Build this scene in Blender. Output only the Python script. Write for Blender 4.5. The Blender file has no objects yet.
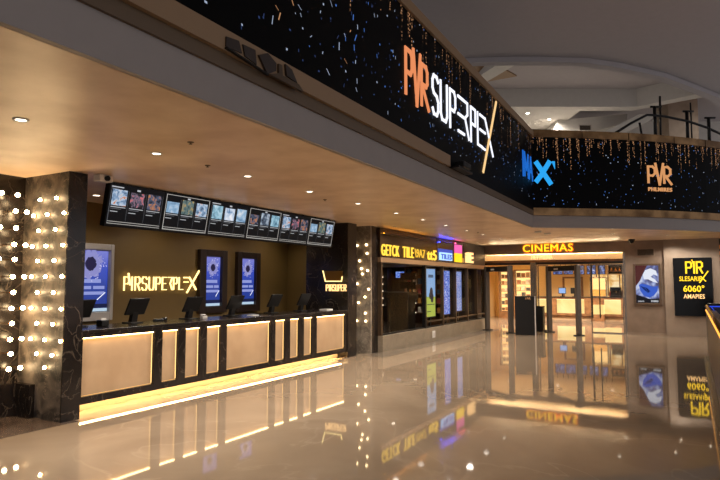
import bpy, bmesh, math, random
from math import sin, cos, pi, radians, atan2, sqrt
from mathutils import Vector, Matrix

SC = bpy.context.scene
COL = SC.collection
rnd = random.Random(7)

# ------------------------------------------------------------------ camera, world, exposure
cam = bpy.data.cameras.new('camera')
cam.lens = 29.0
cam.sensor_width = 36.0
cam.clip_start = 0.05
cam.clip_end = 200
co = bpy.data.objects.new('camera', cam)
COL.objects.link(co)
co.location = (0, 0, 1.7)
co.rotation_euler = (radians(90 + 4.24), 0, radians(29.645))
SC.camera = co

SC.view_settings.view_transform = 'Standard'
SC.view_settings.look = 'None'
SC.view_settings.exposure = 0.0
SC.view_settings.gamma = 1.0
SC.view_settings.use_curve_mapping = False

W = bpy.data.worlds.new('world')
SC.world = W
W.use_nodes = True
W.node_tree.nodes['Background'].inputs[0].default_value = (0.97, 0.95, 1.0, 1)
W.node_tree.nodes['Background'].inputs[1].default_value = 0.48

SC.cycles.caustics_reflective = False
SC.cycles.caustics_refractive = False

LAMP = 265.0          # each ceiling downlight, W
LAMP_COL = (1.0, 0.90, 0.79)


# ------------------------------------------------------------------ materials
def lin(r, g, b):
    f = lambda c: (c / 255 / 12.92) if c / 255 <= 0.04045 else ((c / 255 + 0.055) / 1.055) ** 2.4
    return (f(r), f(g), f(b), 1)


MATS = {}


def base(name):
    m = bpy.data.materials.new(name)
    m.use_nodes = True
    nt = m.node_tree
    return m, nt, nt.nodes['Principled BSDF']


def mat(name, rgb, rough=0.5, metal=0.0, noise=None, coat=0.0, bump=0.0, scale=6.0):
    """noise = second colour mixed in by a noise texture"""
    if name in MATS:
        return MATS[name]
    m, nt, b = base(name)
    b.inputs['Base Color'].default_value = lin(*rgb)
    b.inputs['Roughness'].default_value = rough
    b.inputs['Metallic'].default_value = metal
    if coat:
        b.inputs['Coat Weight'].default_value = coat
        b.inputs['Coat Roughness'].default_value = 0.06
    tc = nt.nodes.new('ShaderNodeTexCoord')
    nz = nt.nodes.new('ShaderNodeTexNoise')
    nz.inputs['Scale'].default_value = scale
    nz.inputs['Detail'].default_value = 6
    nt.links.new(tc.outputs['Object'], nz.inputs['Vector'])
    second = noise or tuple(max(0, c * 0.985) for c in rgb)
    rp = nt.nodes.new('ShaderNodeValToRGB')
    rp.color_ramp.elements[0].position = 0.35
    rp.color_ramp.elements[0].color = lin(*second)
    rp.color_ramp.elements[1].position = 0.62
    rp.color_ramp.elements[1].color = lin(*rgb)
    nt.links.new(nz.outputs['Fac'], rp.inputs['Fac'])
    nt.links.new(rp.outputs['Color'], b.inputs['Base Color'])
    if bump:
        bp = nt.nodes.new('ShaderNodeBump')
        bp.inputs['Strength'].default_value = bump
        bp.inputs['Distance'].default_value = 0.02
        nt.links.new(nz.outputs['Fac'], bp.inputs['Height'])
        nt.links.new(bp.outputs['Normal'], b.inputs['Normal'])
    MATS[name] = m
    return m


def dull(m, v=0.15):
    m.node_tree.nodes['Principled BSDF'].inputs['Specular IOR Level'].default_value = v
    return m


def emit(name, rgb, strength=1.0):
    if name in MATS:
        return MATS[name]
    m, nt, b = base(name)
    b.inputs['Base Color'].default_value = (0.005, 0.005, 0.005, 1)
    b.inputs['Roughness'].default_value = 0.4
    b.inputs['Specular IOR Level'].default_value = 0.12
    b.inputs['Emission Color'].default_value = lin(*rgb)
    b.inputs['Emission Strength'].default_value = strength
    MATS[name] = m
    return m


def marble(name, dark, light, vein, rough=0.15, scale=2.0, vein_w=0.035, speck=0.0):
    if name in MATS:
        return MATS[name]
    m, nt, b = base(name)
    N, Lk = nt.nodes.new, nt.links.new
    tc = N('ShaderNodeTexCoord')
    n1 = N('ShaderNodeTexNoise')
    n1.inputs['Scale'].default_value = scale
    n1.inputs['Detail'].default_value = 8
    n1.inputs['Distortion'].default_value = 1.2
    Lk(tc.outputs['Object'], n1.inputs['Vector'])
    r1 = N('ShaderNodeValToRGB')
    r1.color_ramp.elements[0].position = 0.38
    r1.color_ramp.elements[0].color = lin(*dark)
    r1.color_ramp.elements[1].position = 0.68
    r1.color_ramp.elements[1].color = lin(*light)
    Lk(n1.outputs['Fac'], r1.inputs['Fac'])
    n2 = N('ShaderNodeTexNoise')
    n2.inputs['Scale'].default_value = scale * 0.9
    n2.inputs['Detail'].default_value = 5
    n2.inputs['Distortion'].default_value = 2.0
    mp = N('ShaderNodeMapping')
    mp.inputs['Location'].default_value = (3.1, 7.7, 1.3)
    Lk(tc.outputs['Object'], mp.inputs['Vector'])
    Lk(mp.outputs['Vector'], n2.inputs['Vector'])
    r2 = N('ShaderNodeValToRGB')
    e = r2.color_ramp.elements
    e[0].position = 0.5 - vein_w
    e[0].color = (0, 0, 0, 1)
    e[1].position = 0.5 + vein_w
    e[1].color = (0, 0, 0, 1)
    k = e.new(0.5)
    k.color = (1, 1, 1, 1)
    Lk(n2.outputs['Fac'], r2.inputs['Fac'])
    n3 = N('ShaderNodeTexNoise')
    n3.inputs['Scale'].default_value = scale * 2.2
    n3.inputs['Detail'].default_value = 2
    Lk(tc.outputs['Object'], n3.inputs['Vector'])
    mu = N('ShaderNodeMath')
    mu.operation = 'MULTIPLY'
    Lk(r2.outputs['Color'], mu.inputs[0])
    Lk(n3.outputs['Fac'], mu.inputs[1])
    mx = N('ShaderNodeMixRGB')
    mx.inputs['Color2'].default_value = lin(*vein)
    Lk(mu.outputs['Value'], mx.inputs['Fac'])
    Lk(r1.outputs['Color'], mx.inputs['Color1'])
    out = mx.outputs['Color']
    if speck:
        v = N('ShaderNodeTexVoronoi')
        v.inputs['Scale'].default_value = 28
        Lk(tc.outputs['Object'], v.inputs['Vector'])
        r3 = N('ShaderNodeValToRGB')
        r3.color_ramp.elements[0].position = 0.0
        r3.color_ramp.elements[0].color = (1, 1, 1, 1)
        r3.color_ramp.elements[1].position = speck
        r3.color_ramp.elements[1].color = (0, 0, 0, 1)
        Lk(v.outputs['Distance'], r3.inputs['Fac'])
        m2 = N('ShaderNodeMixRGB')
        m2.inputs['Color2'].default_value = lin(*vein)
        Lk(r3.outputs['Color'], m2.inputs['Fac'])
        Lk(out, m2.inputs['Color1'])
        out = m2.outputs['Color']
    Lk(out, b.inputs['Base Color'])
    b.inputs['Roughness'].default_value = rough
    MATS[name] = m
    return m


def picture(name, stops, strength=1.0, scale=3.0, seed=0.0, rough=0.2):
    """glowing printed picture: noise run through a colour ramp"""
    if name in MATS:
        return MATS[name]
    m, nt, b = base(name)
    N, Lk = nt.nodes.new, nt.links.new
    tc = N('ShaderNodeTexCoord')
    mp = N('ShaderNodeMapping')
    mp.inputs['Location'].default_value = (seed, seed * 1.7, seed * 0.6)
    nz = N('ShaderNodeTexNoise')
    nz.inputs['Scale'].default_value = scale
    nz.inputs['Detail'].default_value = 5
    nz.inputs['Distortion'].default_value = 0.6
    rp = N('ShaderNodeValToRGB')
    el = rp.color_ramp.elements
    el[0].position, el[0].color = stops[0][0], lin(*stops[0][1])
    el[1].position, el[1].color = stops[-1][0], lin(*stops[-1][1])
    for p, c in stops[1:-1]:
        k = el.new(p)
        k.color = lin(*c)
    Lk(tc.outputs['Object'], mp.inputs['Vector'])
    Lk(mp.outputs['Vector'], nz.inputs['Vector'])
    Lk(nz.outputs['Fac'], rp.inputs['Fac'])
    b.inputs['Base Color'].default_value = (0.01, 0.01, 0.01, 1)
    b.inputs['Roughness'].default_value = rough
    Lk(rp.outputs['Color'], b.inputs['Emission Color'])
    b.inputs['Emission Strength'].default_value = strength
    MATS[name] = m
    return m


def gradient(name, stops, strength=1.0, z0=0.0, z1=1.0):
    """glowing screen image whose colours run from z0 up to z1 of the object"""
    if name in MATS:
        return MATS[name]
    m, nt, b = base(name)
    N, Lk = nt.nodes.new, nt.links.new
    tc = N('ShaderNodeTexCoord')
    sp = N('ShaderNodeSeparateXYZ')
    mr = N('ShaderNodeMapRange')
    mr.inputs['From Min'].default_value = z0
    mr.inputs['From Max'].default_value = z1
    nz = N('ShaderNodeTexNoise')
    nz.inputs['Scale'].default_value = 5
    nz.inputs['Detail'].default_value = 4
    ad = N('ShaderNodeMath')
    ad.operation = 'MULTIPLY_ADD'
    ad.inputs[1].default_value = 0.22
    sb = N('ShaderNodeMath')
    sb.operation = 'SUBTRACT'
    sb.inputs[1].default_value = 0.5
    rp = N('ShaderNodeValToRGB')
    el = rp.color_ramp.elements
    el[0].position, el[0].color = stops[0][0], lin(*stops[0][1])
    el[1].position, el[1].color = stops[-1][0], lin(*stops[-1][1])
    for p, c in stops[1:-1]:
        k = el.new(p)
        k.color = lin(*c)
    Lk(tc.outputs['Object'], sp.inputs[0])
    Lk(sp.outputs['Z'], mr.inputs['Value'])
    Lk(tc.outputs['Object'], nz.inputs['Vector'])
    Lk(nz.outputs['Fac'], ad.inputs[0])
    Lk(mr.outputs['Result'], ad.inputs[2])
    Lk(ad.outputs[0], sb.inputs[0])
    Lk(sb.outputs[0], rp.inputs['Fac'])
    b.inputs['Base Color'].default_value = (0.01, 0.01, 0.01, 1)
    b.inputs['Roughness'].default_value = 0.2
    Lk(rp.outputs['Color'], b.inputs['Emission Color'])
    b.inputs['Emission Strength'].default_value = strength
    MATS[name] = m
    return m


def glass(name, tint=(1, 1, 1, 1)):
    m = bpy.data.materials.new(name)
    m.use_nodes = True
    nt = m.node_tree
    nt.nodes.clear()
    N, Lk = nt.nodes.new, nt.links.new
    o = N('ShaderNodeOutputMaterial')
    t = N('ShaderNodeBsdfTransparent')
    t.inputs[0].default_value = tint
    g = N('ShaderNodeBsdfGlossy')
    g.inputs['Roughness'].default_value = 0.02
    lw = N('ShaderNodeLayerWeight')
    lw.inputs[0].default_value = 0.5
    pw = N('ShaderNodeMath')
    pw.operation = 'POWER'
    pw.inputs[1].default_value = 4.0
    Lk(lw.outputs['Facing'], pw.inputs[0])
    f = N('ShaderNodeMath')
    f.operation = 'MULTIPLY_ADD'
    f.inputs[1].default_value = 0.06
    f.inputs[2].default_value = 0.006
    Lk(pw.outputs[0], f.inputs[0])
    mx = N('ShaderNodeMixShader')
    Lk(f.outputs[0], mx.inputs[0])
    Lk(t.outputs[0], mx.inputs[1])
    Lk(g.outputs[0], mx.inputs[2])
    Lk(mx.outputs[0], o.inputs[0])
    return m


M_FLOOR = marble('polished_beige_marble', (134, 116, 96), (152, 133, 111), (158, 140, 118), 0.035, 0.45, 0.015)
M_DARK = marble('dark_marble', (18, 14, 12), (36, 29, 25), (92, 80, 68), 0.22, 1.8, 0.012, 0.05)
M_GREYM = marble('grey_brown_marble', (32, 28, 25), (108, 97, 86), (150, 134, 118), 0.55, 3.6, 0.012, 0.09)
M_SLAB = marble('dark_floor_marble', (58, 47, 40), (96, 80, 68), (116, 100, 86), 0.2, 1.4, 0.015)
M_STRIP = marble('stone_strip', (92, 82, 70), (116, 104, 90), (124, 113, 98), 0.2, 1.2, 0.015)
M_SILL = marble('shop_sill_stone', (116, 104, 88), (136, 123, 104), (145, 132, 113), 0.4, 1.5, 0.015)
M_CEIL = mat('plaster_ceiling', (222, 196, 168), 0.4, noise=(200, 170, 140), bump=0.0, scale=1.6)
M_UPPER = mat('upper_ceiling_paint', (176, 168, 168), 0.7)
M_UPPER2 = mat('upper_white_paint', (205, 200, 192), 0.7)
M_FASC = mat('grey_fascia_paint', (158, 148, 142), 0.6)
M_LIP = mat('brown_metal_lip', (150, 120, 88), 0.5, 0.0)
M_LIPD = mat('dark_brown_soffit', (100, 80, 58), 0.5, 0.0)
M_BRONZE = mat('bronze_strip', (150, 116, 78), 0.28, 0.85, noise=(96, 70, 45), scale=2.5)
M_TAUPE = mat('taupe_wall', (136, 116, 98), 0.55, noise=(124, 105, 88), scale=3)
M_TAUPE2 = mat('light_taupe_wall', (150, 132, 114), 0.55, noise=(140, 122, 104), scale=3)
M_GOLDW = mat('ochre_wall', (118, 93, 48), 0.55)
M_BLACK = dull(mat('black_plastic', (16, 14, 13), 0.4), 0.3)
M_BLACKG = dull(mat('black_gloss', (10, 10, 10), 0.15), 0.3)
M_BROWN = mat('dark_brown_wood', (46, 32, 24), 0.35)
M_GREYF = mat('silver_grey_frame', (190, 182, 174), 0.4, 0.1)
M_STEEL = mat('brushed_steel', (150, 140, 128), 0.25, 0.9)
M_GATE = mat('gate_grey', (92, 82, 72), 0.4, 0.3)
M_BRASS = mat('brass', (190, 140, 70), 0.25, 0.95)
M_WHITE = mat('white_plastic', (205, 200, 192), 0.5)
M_PANEL = mat('beige_panel', (178, 148, 114), 0.5, noise=(166, 136, 103), scale=2.5)
M_WOOD = mat('honey_wood', (138, 96, 58), 0.4, noise=(108, 72, 42), scale=5)
M_CREAM = mat('lobby_cream_wall', (222, 186, 128), 0.6)
M_SHOPW = mat('shop_dark_wall', (52, 42, 34), 0.5)
M_SIGNB = mat('bronze_sign_board', (70, 50, 36), 0.22, 0.4, noise=(46, 32, 24), scale=3)
M_LED = dull(mat('led_black', (5, 5, 6), 0.5), 0.06)
M_GLASS = glass('clear_glass')
E_WARM = emit('warm_strip', (255, 214, 152), 15.0)
E_WARMLO = emit('warm_strip_dim', (255, 196, 118), 1.1)
E_TOE = emit('toe_strip', (255, 210, 142), 50.0)
E_BULB = emit('bulb_glow', (255, 218, 164), 60.0)
E_BULB2 = emit('bulb_glow_soft', (255, 220, 165), 10.0)
E_LAMP = emit('lamp_disc', (255, 236, 210), 6.0)
E_LAMPC = emit('lamp_disc_cool', (255, 240, 222), 12.0)
E_NEON = emit('neon_warm', (255, 222, 140), 2.4)
E_ORANGE = emit('led_orange', (235, 142, 92), 1.0)
E_GOLD = emit('led_gold', (214, 150, 96), 1.0)
E_WHITE = emit('led_white', (240, 243, 255), 1.25)
E_IMAX = emit('led_cyan', (40, 160, 235), 1.1)
E_IMAXD = emit('led_blue', (30, 110, 215), 0.85)
E_YELLOW = emit('sign_yellow', (255, 205, 40), 1.7)
E_HALO = emit('sign_halo', (255, 90, 10), 2.2)
E_SHOPY = emit('shop_sign_yellow', (255, 205, 70), 1.5)
E_BLUEW = emit('lightbox_pale_blue', (165, 205, 255), 1.5)
E_BLUE = emit('lightbox_blue', (50, 75, 185), 1.1)
E_PINK = emit('lightbox_pink', (235, 90, 165), 1.3)
E_YBOX = emit('lightbox_yellow', (255, 205, 30), 1.4)
E_OCREAM = emit('sign_orange_cream', (255, 200, 130), 1.8)
E_TXT = emit('text_white', (205, 208, 214), 0.8)
E_TXTD = emit('text_grey', (120, 122, 128), 0.7)
E_SCR = emit('screen_black', (14, 15, 18), 1.0)
E_LINE = emit('screen_line', (190, 186, 180), 0.9)
E_CASE = emit('case_glow', (255, 205, 130), 1.6)
E_LPANEL = picture('lobby_panel_glow', [(0.3, (236, 190, 108)), (0.7, (255, 224, 150))], 1.25, 1.2)
E_BLUEE = emit('blue_edge_light', (40, 70, 210), 1.2)
E_ORAIL = emit('rail_strip', (255, 170, 70), 1.8)
E_SPECK = [emit('speck_blue', (80, 130, 215), 0.8), emit('speck_white', (175, 190, 215), 0.8),
           emit('speck_dim', (52, 72, 120), 0.6), emit('speck_gold', (205, 150, 105), 0.75),
           emit('speck_gold_dim', (130, 90, 62), 0.7)]
POST = [
    picture('poster_orange_face', [(0.3, (30, 40, 60)), (0.46, (130, 160, 195)), (0.56, (200, 215, 230)), (0.66, (205, 120, 75))], 0.9, 13, 1),
    picture('poster_grey_city', [(0.3, (20, 26, 34)), (0.5, (90, 105, 125)), (0.7, (190, 205, 220))], 0.9, 11, 2),
    picture('poster_pale_blue', [(0.3, (70, 110, 150)), (0.5, (150, 185, 215)), (0.7, (225, 230, 235))], 0.9, 8, 3),
    picture('poster_red_dark', [(0.42, (22, 20, 26)), (0.55, (110, 100, 120)), (0.66, (220, 110, 115))], 0.9, 15, 4),
    picture('poster_ice', [(0.3, (60, 100, 125)), (0.5, (150, 195, 215)), (0.7, (210, 230, 240))], 0.9, 9, 5),
    picture('poster_green_gold', [(0.3, (26, 42, 50)), (0.5, (95, 120, 120)), (0.64, (180, 150, 90))], 0.9, 15, 6),
    picture('poster_night_gold', [(0.35, (18, 22, 36)), (0.52, (80, 90, 115)), (0.66, (195, 125, 75))], 0.9, 15, 7),
    picture('poster_snow', [(0.3, (90, 130, 175)), (0.55, (200, 215, 235)), (0.7, (245, 245, 250))], 0.9, 10, 8),
]


# ------------------------------------------------------------------ mesh building
class MB:
    def __init__(self):
        self.v, self.f, self.mi, self.mats, self.sm = [], [], [], [], []

    def m(self, material):
        if material not in self.mats:
            self.mats.append(material)
        return self.mats.index(material)

    def poly(self, pts, faces, material, smooth=False):
        o = len(self.v)
        self.v += [tuple(p) for p in pts]
        k = self.m(material)
        for f in faces:
            self.f.append([o + i for i in f])
            self.mi.append(k)
            self.sm.append(smooth)
        return self

    def box(self, lo, hi, material):
        x0, y0, z0 = lo
        x1, y1, z1 = hi
        p = [(x0, y0, z0), (x1, y0, z0), (x1, y1, z0), (x0, y1, z0), (x0, y0, z1), (x1, y0, z1), (x1, y1, z1), (x0, y1, z1)]
        return self.poly(p, [(0, 3, 2, 1), (4, 5, 6, 7), (0, 1, 5, 4), (1, 2, 6, 5), (2, 3, 7, 6), (3, 0, 4, 7)], material)

    def prism(self, pts, axis_vec, material):
        """closed outline pts (3D) swept along axis_vec"""
        n = len(pts)
        a = Vector(axis_vec)
        p = [Vector(q) for q in pts]
        q = [v + a for v in p]
        fs = [list(range(n))[::-1], [n + i for i in range(n)]]
        fs += [(i, (i + 1) % n, n + (i + 1) % n, n + i) for i in range(n)]
        return self.poly(p + q, fs, material)

    def frame(self, x0, x1, z0, z1, w, y0, y1, material):
        self.box((x0, y0, z0), (x0 + w, y1, z1), material)
        self.box((x1 - w, y0, z0), (x1, y1, z1), material)
        self.box((x0 + w, y0, z0), (x1 - w, y1, z0 + w), material)
        self.box((x0 + w, y0, z1 - w), (x1 - w, y1, z1), material)
        return self

    def lathe(self, prof, material, seg=16, c=(0, 0, 0), axis='z', smooth=True):
        pts, fs = [], []
        n = len(prof)
        for i in range(seg):
            a = 2 * pi * i / seg
            for r, h in prof:
                if axis == 'z':
                    p = (r * cos(a), r * sin(a), h)
                elif axis == 'x':
                    p = (h, r * cos(a), r * sin(a))
                else:
                    p = (r * sin(a), h, r * cos(a))
                pts.append((p[0] + c[0], p[1] + c[1], p[2] + c[2]))
        for i in range(seg):
            j = (i + 1) % seg
            for k in range(n - 1):
                fs.append((i * n + k, j * n + k, j * n + k + 1, i * n + k + 1))
        self.poly(pts, fs, material, smooth)
        for k, flip in ((0, True), (n - 1, False)):
            if prof[k][0] > 1e-5:
                ring = [pts[i * n + k] for i in range(seg)]
                o = list(range(seg))
                self.poly(ring, [o[::-1] if flip else o], material)
        return self

    def sphere(self, c, r, material, seg=14, rings=8):
        prof = [(r * sin(pi * k / rings) if 0 < k < rings else 0.00001, -r * cos(pi * k / rings)) for k in range(rings + 1)]
        return self.lathe(prof, material, seg, c)

    def tube(self, path, r, material, seg=8):
        P = [Vector(p) for p in path]
        pts, fs = [], []
        for i, p in enumerate(P):
            t = (P[min(i + 1, len(P) - 1)] - P[max(i - 1, 0)]).normalized()
            up = Vector((0, 0, 1)) if abs(t.z) < 0.95 else Vector((1, 0, 0))
            a = t.cross(up).normalized()
            b = t.cross(a)
            for s in range(seg):
                th = 2 * pi * s / seg
                pts.append(p + a * (r * cos(th)) + b * (r * sin(th)))
        for i in range(len(P) - 1):
            for s in range(seg):
                s2 = (s + 1) % seg
                fs.append((i * seg + s, i * seg + s2, (i + 1) * seg + s2, (i + 1) * seg + s))
        fs.append(list(range(seg))[::-1])
        fs.append([(len(P) - 1) * seg + s for s in range(seg)])
        return self.poly(pts, fs, material, True)

    def quad(self, x0, x1, z0, z1, y, material):
        return self.poly([(x0, y, z0), (x1, y, z0), (x1, y, z1), (x0, y, z1)], [(0, 1, 2, 3)], material)

    def stroke(self, pts, w, y0, y1, material):
        """polyline in the x-z plane drawn w wide, from depth y0 to y1"""
        for a, b in zip(pts, pts[1:]):
            dx, dz = b[0] - a[0], b[1] - a[1]
            L = sqrt(dx * dx + dz * dz)
            if L < 1e-6:
                continue
            ux, uz = dx / L * w / 2, dz / L * w / 2
            nx, nz = -uz, ux
            A = (a[0] - ux, a[1] - uz)
            B = (b[0] + ux, b[1] + uz)
            q = [(A[0] + nx, y0, A[1] + nz), (A[0] - nx, y0, A[1] - nz), (B[0] - nx, y0, B[1] - nz), (B[0] + nx, y0, B[1] + nz)]
            self.prism(q, (0, y1 - y0, 0), material)
        return self

    def build(self, name, parent=None, recalc=True):
        me = bpy.data.meshes.new(name)
        me.from_pydata(self.v, [], self.f)
        for m in self.mats:
            me.materials.append(m)
        me.polygons.foreach_set('material_index', self.mi)
        me.polygons.foreach_set('use_smooth', self.sm)
        if recalc:
            bm = bmesh.new()
            bm.from_mesh(me)
            bmesh.ops.recalc_face_normals(bm, faces=bm.faces[:])
            bm.to_mesh(me)
            bm.free()
        me.update()
        o = bpy.data.objects.new(name, me)
        COL.objects.link(o)
        if parent:
            o.parent = parent
        return o


def tag(o, label, cat, group=None):
    o['label'] = label
    o['category'] = cat
    if group:
        o['group'] = group
    return o


def thing(name, label, cat, loc=(0, 0, 0), rz=0.0, group=None):
    o = bpy.data.objects.new(name, None)
    o.empty_display_size = 0.1
    COL.objects.link(o)
    o.location = loc
    o.rotation_euler = (0, 0, radians(rz))
    return tag(o, label, cat, group)


def struct(mb, name, loc=(0, 0, 0), rz=0.0, parent=None):
    o = mb.build(name, parent)
    o.location = loc
    o.rotation_euler = (0, 0, radians(rz))
    if not parent:
        o['kind'] = 'structure'
    return o


def B(lo, hi, material):
    return MB().box(lo, hi, material)


def bevel(o, w=0.01, seg=2):
    m = o.modifiers.new('bevel', 'BEVEL')
    m.width = w
    m.segments = seg
    m.limit_method = 'ANGLE'
    return o


def letters(txt, x0, x1, z0, z1, y, depth, material, bold=0.0, shear=0.0, space=1.0):
    """word in the plain built-in lettering, fitted into a box of the x-z plane; returns an MB"""
    cu = bpy.data.curves.new('lettering', 'FONT')
    cu.body = txt
    cu.extrude = 0.05
    cu.offset = bold
    cu.shear = shear
    cu.space_character = space
    cu.resolution_u = 3
    tmp = bpy.data.objects.new('lettering', cu)
    COL.objects.link(tmp)
    dg = bpy.context.evaluated_depsgraph_get()
    me = bpy.data.meshes.new_from_object(tmp.evaluated_get(dg))
    vs = [v.co.copy() for v in me.vertices]
    fs = [list(p.vertices) for p in me.polygons]
    bpy.data.objects.remove(tmp)
    bpy.data.curves.remove(cu)
    bpy.data.meshes.remove(me)
    ax, bx = min(v.x for v in vs), max(v.x for v in vs)
    ay, by = min(v.y for v in vs), max(v.y for v in vs)
    az, bz = min(v.z for v in vs), max(v.z for v in vs)
    out = []
    for v in vs:
        out.append((x0 + (v.x - ax) / (bx - ax) * (x1 - x0), y - (v.z - az) / (bz - az) * depth, z0 + (v.y - ay) / (by - ay) * (z1 - z0)))
    return MB().poly(out, fs, material)


LET = {
    'P': [[(0, 0), (0, 1), (.75, 1), (1, .88), (1, .6), (.75, .48), (0, .48)]],
    'R': [[(0, 0), (0, 1), (.75, 1), (1, .88), (1, .6), (.75, .48), (0, .48)], [(.5, .48), (1, 0)]],
    'V': [[(0, 1.1), (.5, -.18), (1, 1.1)]],
    'I': [[(.5, 0), (.5, 1.0)]],
    'S': [[(1, .84), (.8, 1), (.2, 1), (0, .84), (0, .66), (.2, .52), (.8, .48), (1, .34), (1, .16), (.8, 0), (.2, 0), (0, .16)]],
    'U': [[(0, 1), (0, .2), (.2, 0), (.8, 0), (1, .2), (1, 1)]],
    'E': [[(1, 1), (0, 1), (0, 0), (1, 0)], [(0, .5), (.8, .5)]],
    'e': [[(0, 1), (1, 1)], [(0, .5), (.8, .5)], [(0, 0), (1, 0)]],
    'r': [[(0, 1), (1, 1), (.5, .5), (1, 0)]],
    'L': [[(0, 1), (0, 0), (1, 0)]],
    'l': [[(0, .62), (0, 0), (1, 0)]],
    'M': [[(0, 0), (0, 1), (.5, .3), (1, 1), (1, 0)]],
    'A': [[(0, 0), (.5, 1), (1, 0)], [(.2, .35), (.8, .35)]],
    'N': [[(0, 0), (0, 1), (1, 0), (1, 1)]],
    'H': [[(0, 0), (0, 1)], [(1, 0), (1, 1)], [(0, .5), (1, .5)]],
    'X': [[(0, 1), (1, 0)], [(0, 0), (1, 1)]],
    'K': [[(0, 0), (0, 1)], [(1, 1), (.1, .5), (1, 0)]],
}


def word(mb, spec, x0, x1, z0, z1, w, y0, y1, material):
    """spec: list of (letter, relative width, gap after)"""
    tot = sum(a[1] + a[2] for a in spec) - spec[-1][2]
    k = (x1 - x0) / tot
    x = x0
    for ch, rw, gap in spec:
        for pl in LET[ch]:
            mb.stroke([(x + p[0] * rw * k, z0 + p[1] * (z1 - z0)) for p in pl], w, y0, y1, material)
        x += (rw + gap) * k
    return mb


ORD = ['first', 'second', 'third', 'fourth', 'fifth', 'sixth', 'seventh', 'eighth', 'ninth', 'tenth', 'eleventh', 'twelfth']

# ================================================================== THE SETTING
struct(B((-14, -5, -0.2), (6, 38, 0), M_FLOOR), 'floor')
struct(B((-7.68, -4, -0.05), (-6.62, 4.62, 0.004), M_SLAB), 'floor_marble_strip')
struct(B((-6.75, 11.9, -0.05), (-6.15, 21.25, 0.004), M_STRIP), 'floor_stone_strip')


def S(y):                       # the long fascia runs slightly askew
    return -3.42 + 0.019 * (14.86 - y)


CURVE = [(-3.42, 14.86), (-1.98, 15.93), (-0.66, 17.07), (0.75, 18.72), (1.7, 20.3), (2.4, 22.2), (2.8, 24.5)]
FINE = []
for i in range(len(CURVE) - 1):
    p0 = CURVE[max(i - 1, 0)]
    p1, p2 = CURVE[i], CURVE[i + 1]
    p3 = CURVE[min(i + 2, len(CURVE) - 1)]
    for k in range(4):
        t = k / 4
        if i == 0:
            FINE.append((p1[0] + (p2[0] - p1[0]) * t, p1[1] + (p2[1] - p1[1]) * t))
        else:
            q = []
            for d in (0, 1):
                q.append(0.5 * (2 * p1[d] + (p2[d] - p0[d]) * t + (2 * p0[d] - 5 * p1[d] + 4 * p2[d] - p3[d]) * t * t + (3 * p1[d] - p0[d] - 3 * p2[d] + p3[d]) * t ** 3))
            FINE.append(tuple(q))
FINE.append(CURVE[-1])
EDGE = [(S(-4), -4)] + FINE


def off(path, d):
    """path moved sideways by d (positive = towards the open hall)"""
    out = []
    for i, p in enumerate(path):
        a = path[max(i - 1, 0)]
        b = path[min(i + 1, len(path) - 1)]
        ta = Vector((p[0] - a[0], p[1] - a[1], 0))
        tb = Vector((b[0] - p[0], b[1] - p[1], 0))
        ns = []
        for t in (ta, tb):
            if t.length > 1e-6:
                t.normalize()
                ns.append(Vector((t.y, -t.x, 0)))
        n = sum(ns, Vector()) / len(ns)
        n = n / max(n.length_squared, 0.3)
        out.append((p[0] + n.x * d, p[1] + n.y * d))
    return out


def ribbon(path, d0, d1, z0, z1, material):
    """solid band along the path between sideways offsets d0<d1 and heights z0<z1"""
    a, b = off(path, d0), off(path, d1)
    n = len(path)
    pts = [(x, y, z0) for x, y in a] + [(x, y, z0) for x, y in b] + [(x, y, z1) for x, y in a] + [(x, y, z1) for x, y in b]
    fs = []
    for i in range(n - 1):
        fs += [(i, i + 1, n + i + 1, n + i), (2 * n + i, 3 * n + i, 3 * n + i + 1, 2 * n + i + 1),
               (n + i, n + i + 1, 3 * n + i + 1, 3 * n + i), (i, 2 * n + i, 2 * n + i + 1, i + 1)]
    fs += [(0, n, 3 * n, 2 * n), (n - 1, 3 * n - 1, 4 * n - 1, 2 * n - 1)]
    return MB().poly(pts, fs, material)


# lower ceiling: underside of the upper floor
outline = [(-13, -4)] + off(EDGE, -0.02) + [(2.8, 26), (-13, 26)]
near = [p for p in outline]
cl = [(-13, -4), (S(-4) - 0.06, -4)] + [p for p in off(FINE, -0.06) if p[1] < 21.3] + [(2.15, 21.4), (-13, 21.4)]
struct(MB().prism([(x, y, 3.1) for x, y in cl], (0, 0, 0.3), M_CEIL), 'ceiling')
struct(ribbon(EDGE, -0.06, 0, 3.1, 3.41, M_FASC), 'trim_1')
struct(ribbon(EDGE, -0.3, 0.03, 3.41, 3.53, M_LIPD), 'trim_2')
struct(ribbon([(S(-4), -4), (S(8.55), 8.55)], 0.03, 0.075, 3.53, 3.705, M_LIP), 'trim_3')
struct(ribbon(FINE, 0.03, 0.05, 3.41, 3.60, M_BRONZE), 'trim_4')
up = [(-13, -4), (S(-4) - 0.35, -4)] + off(FINE, -0.35) + [(2.5, 32), (-13, 32)]
struct(MB().prism([(x, y, 3.56) for x, y in up], (0, 0, 0.1), M_UPPER2), 'floor_upper')

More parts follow.
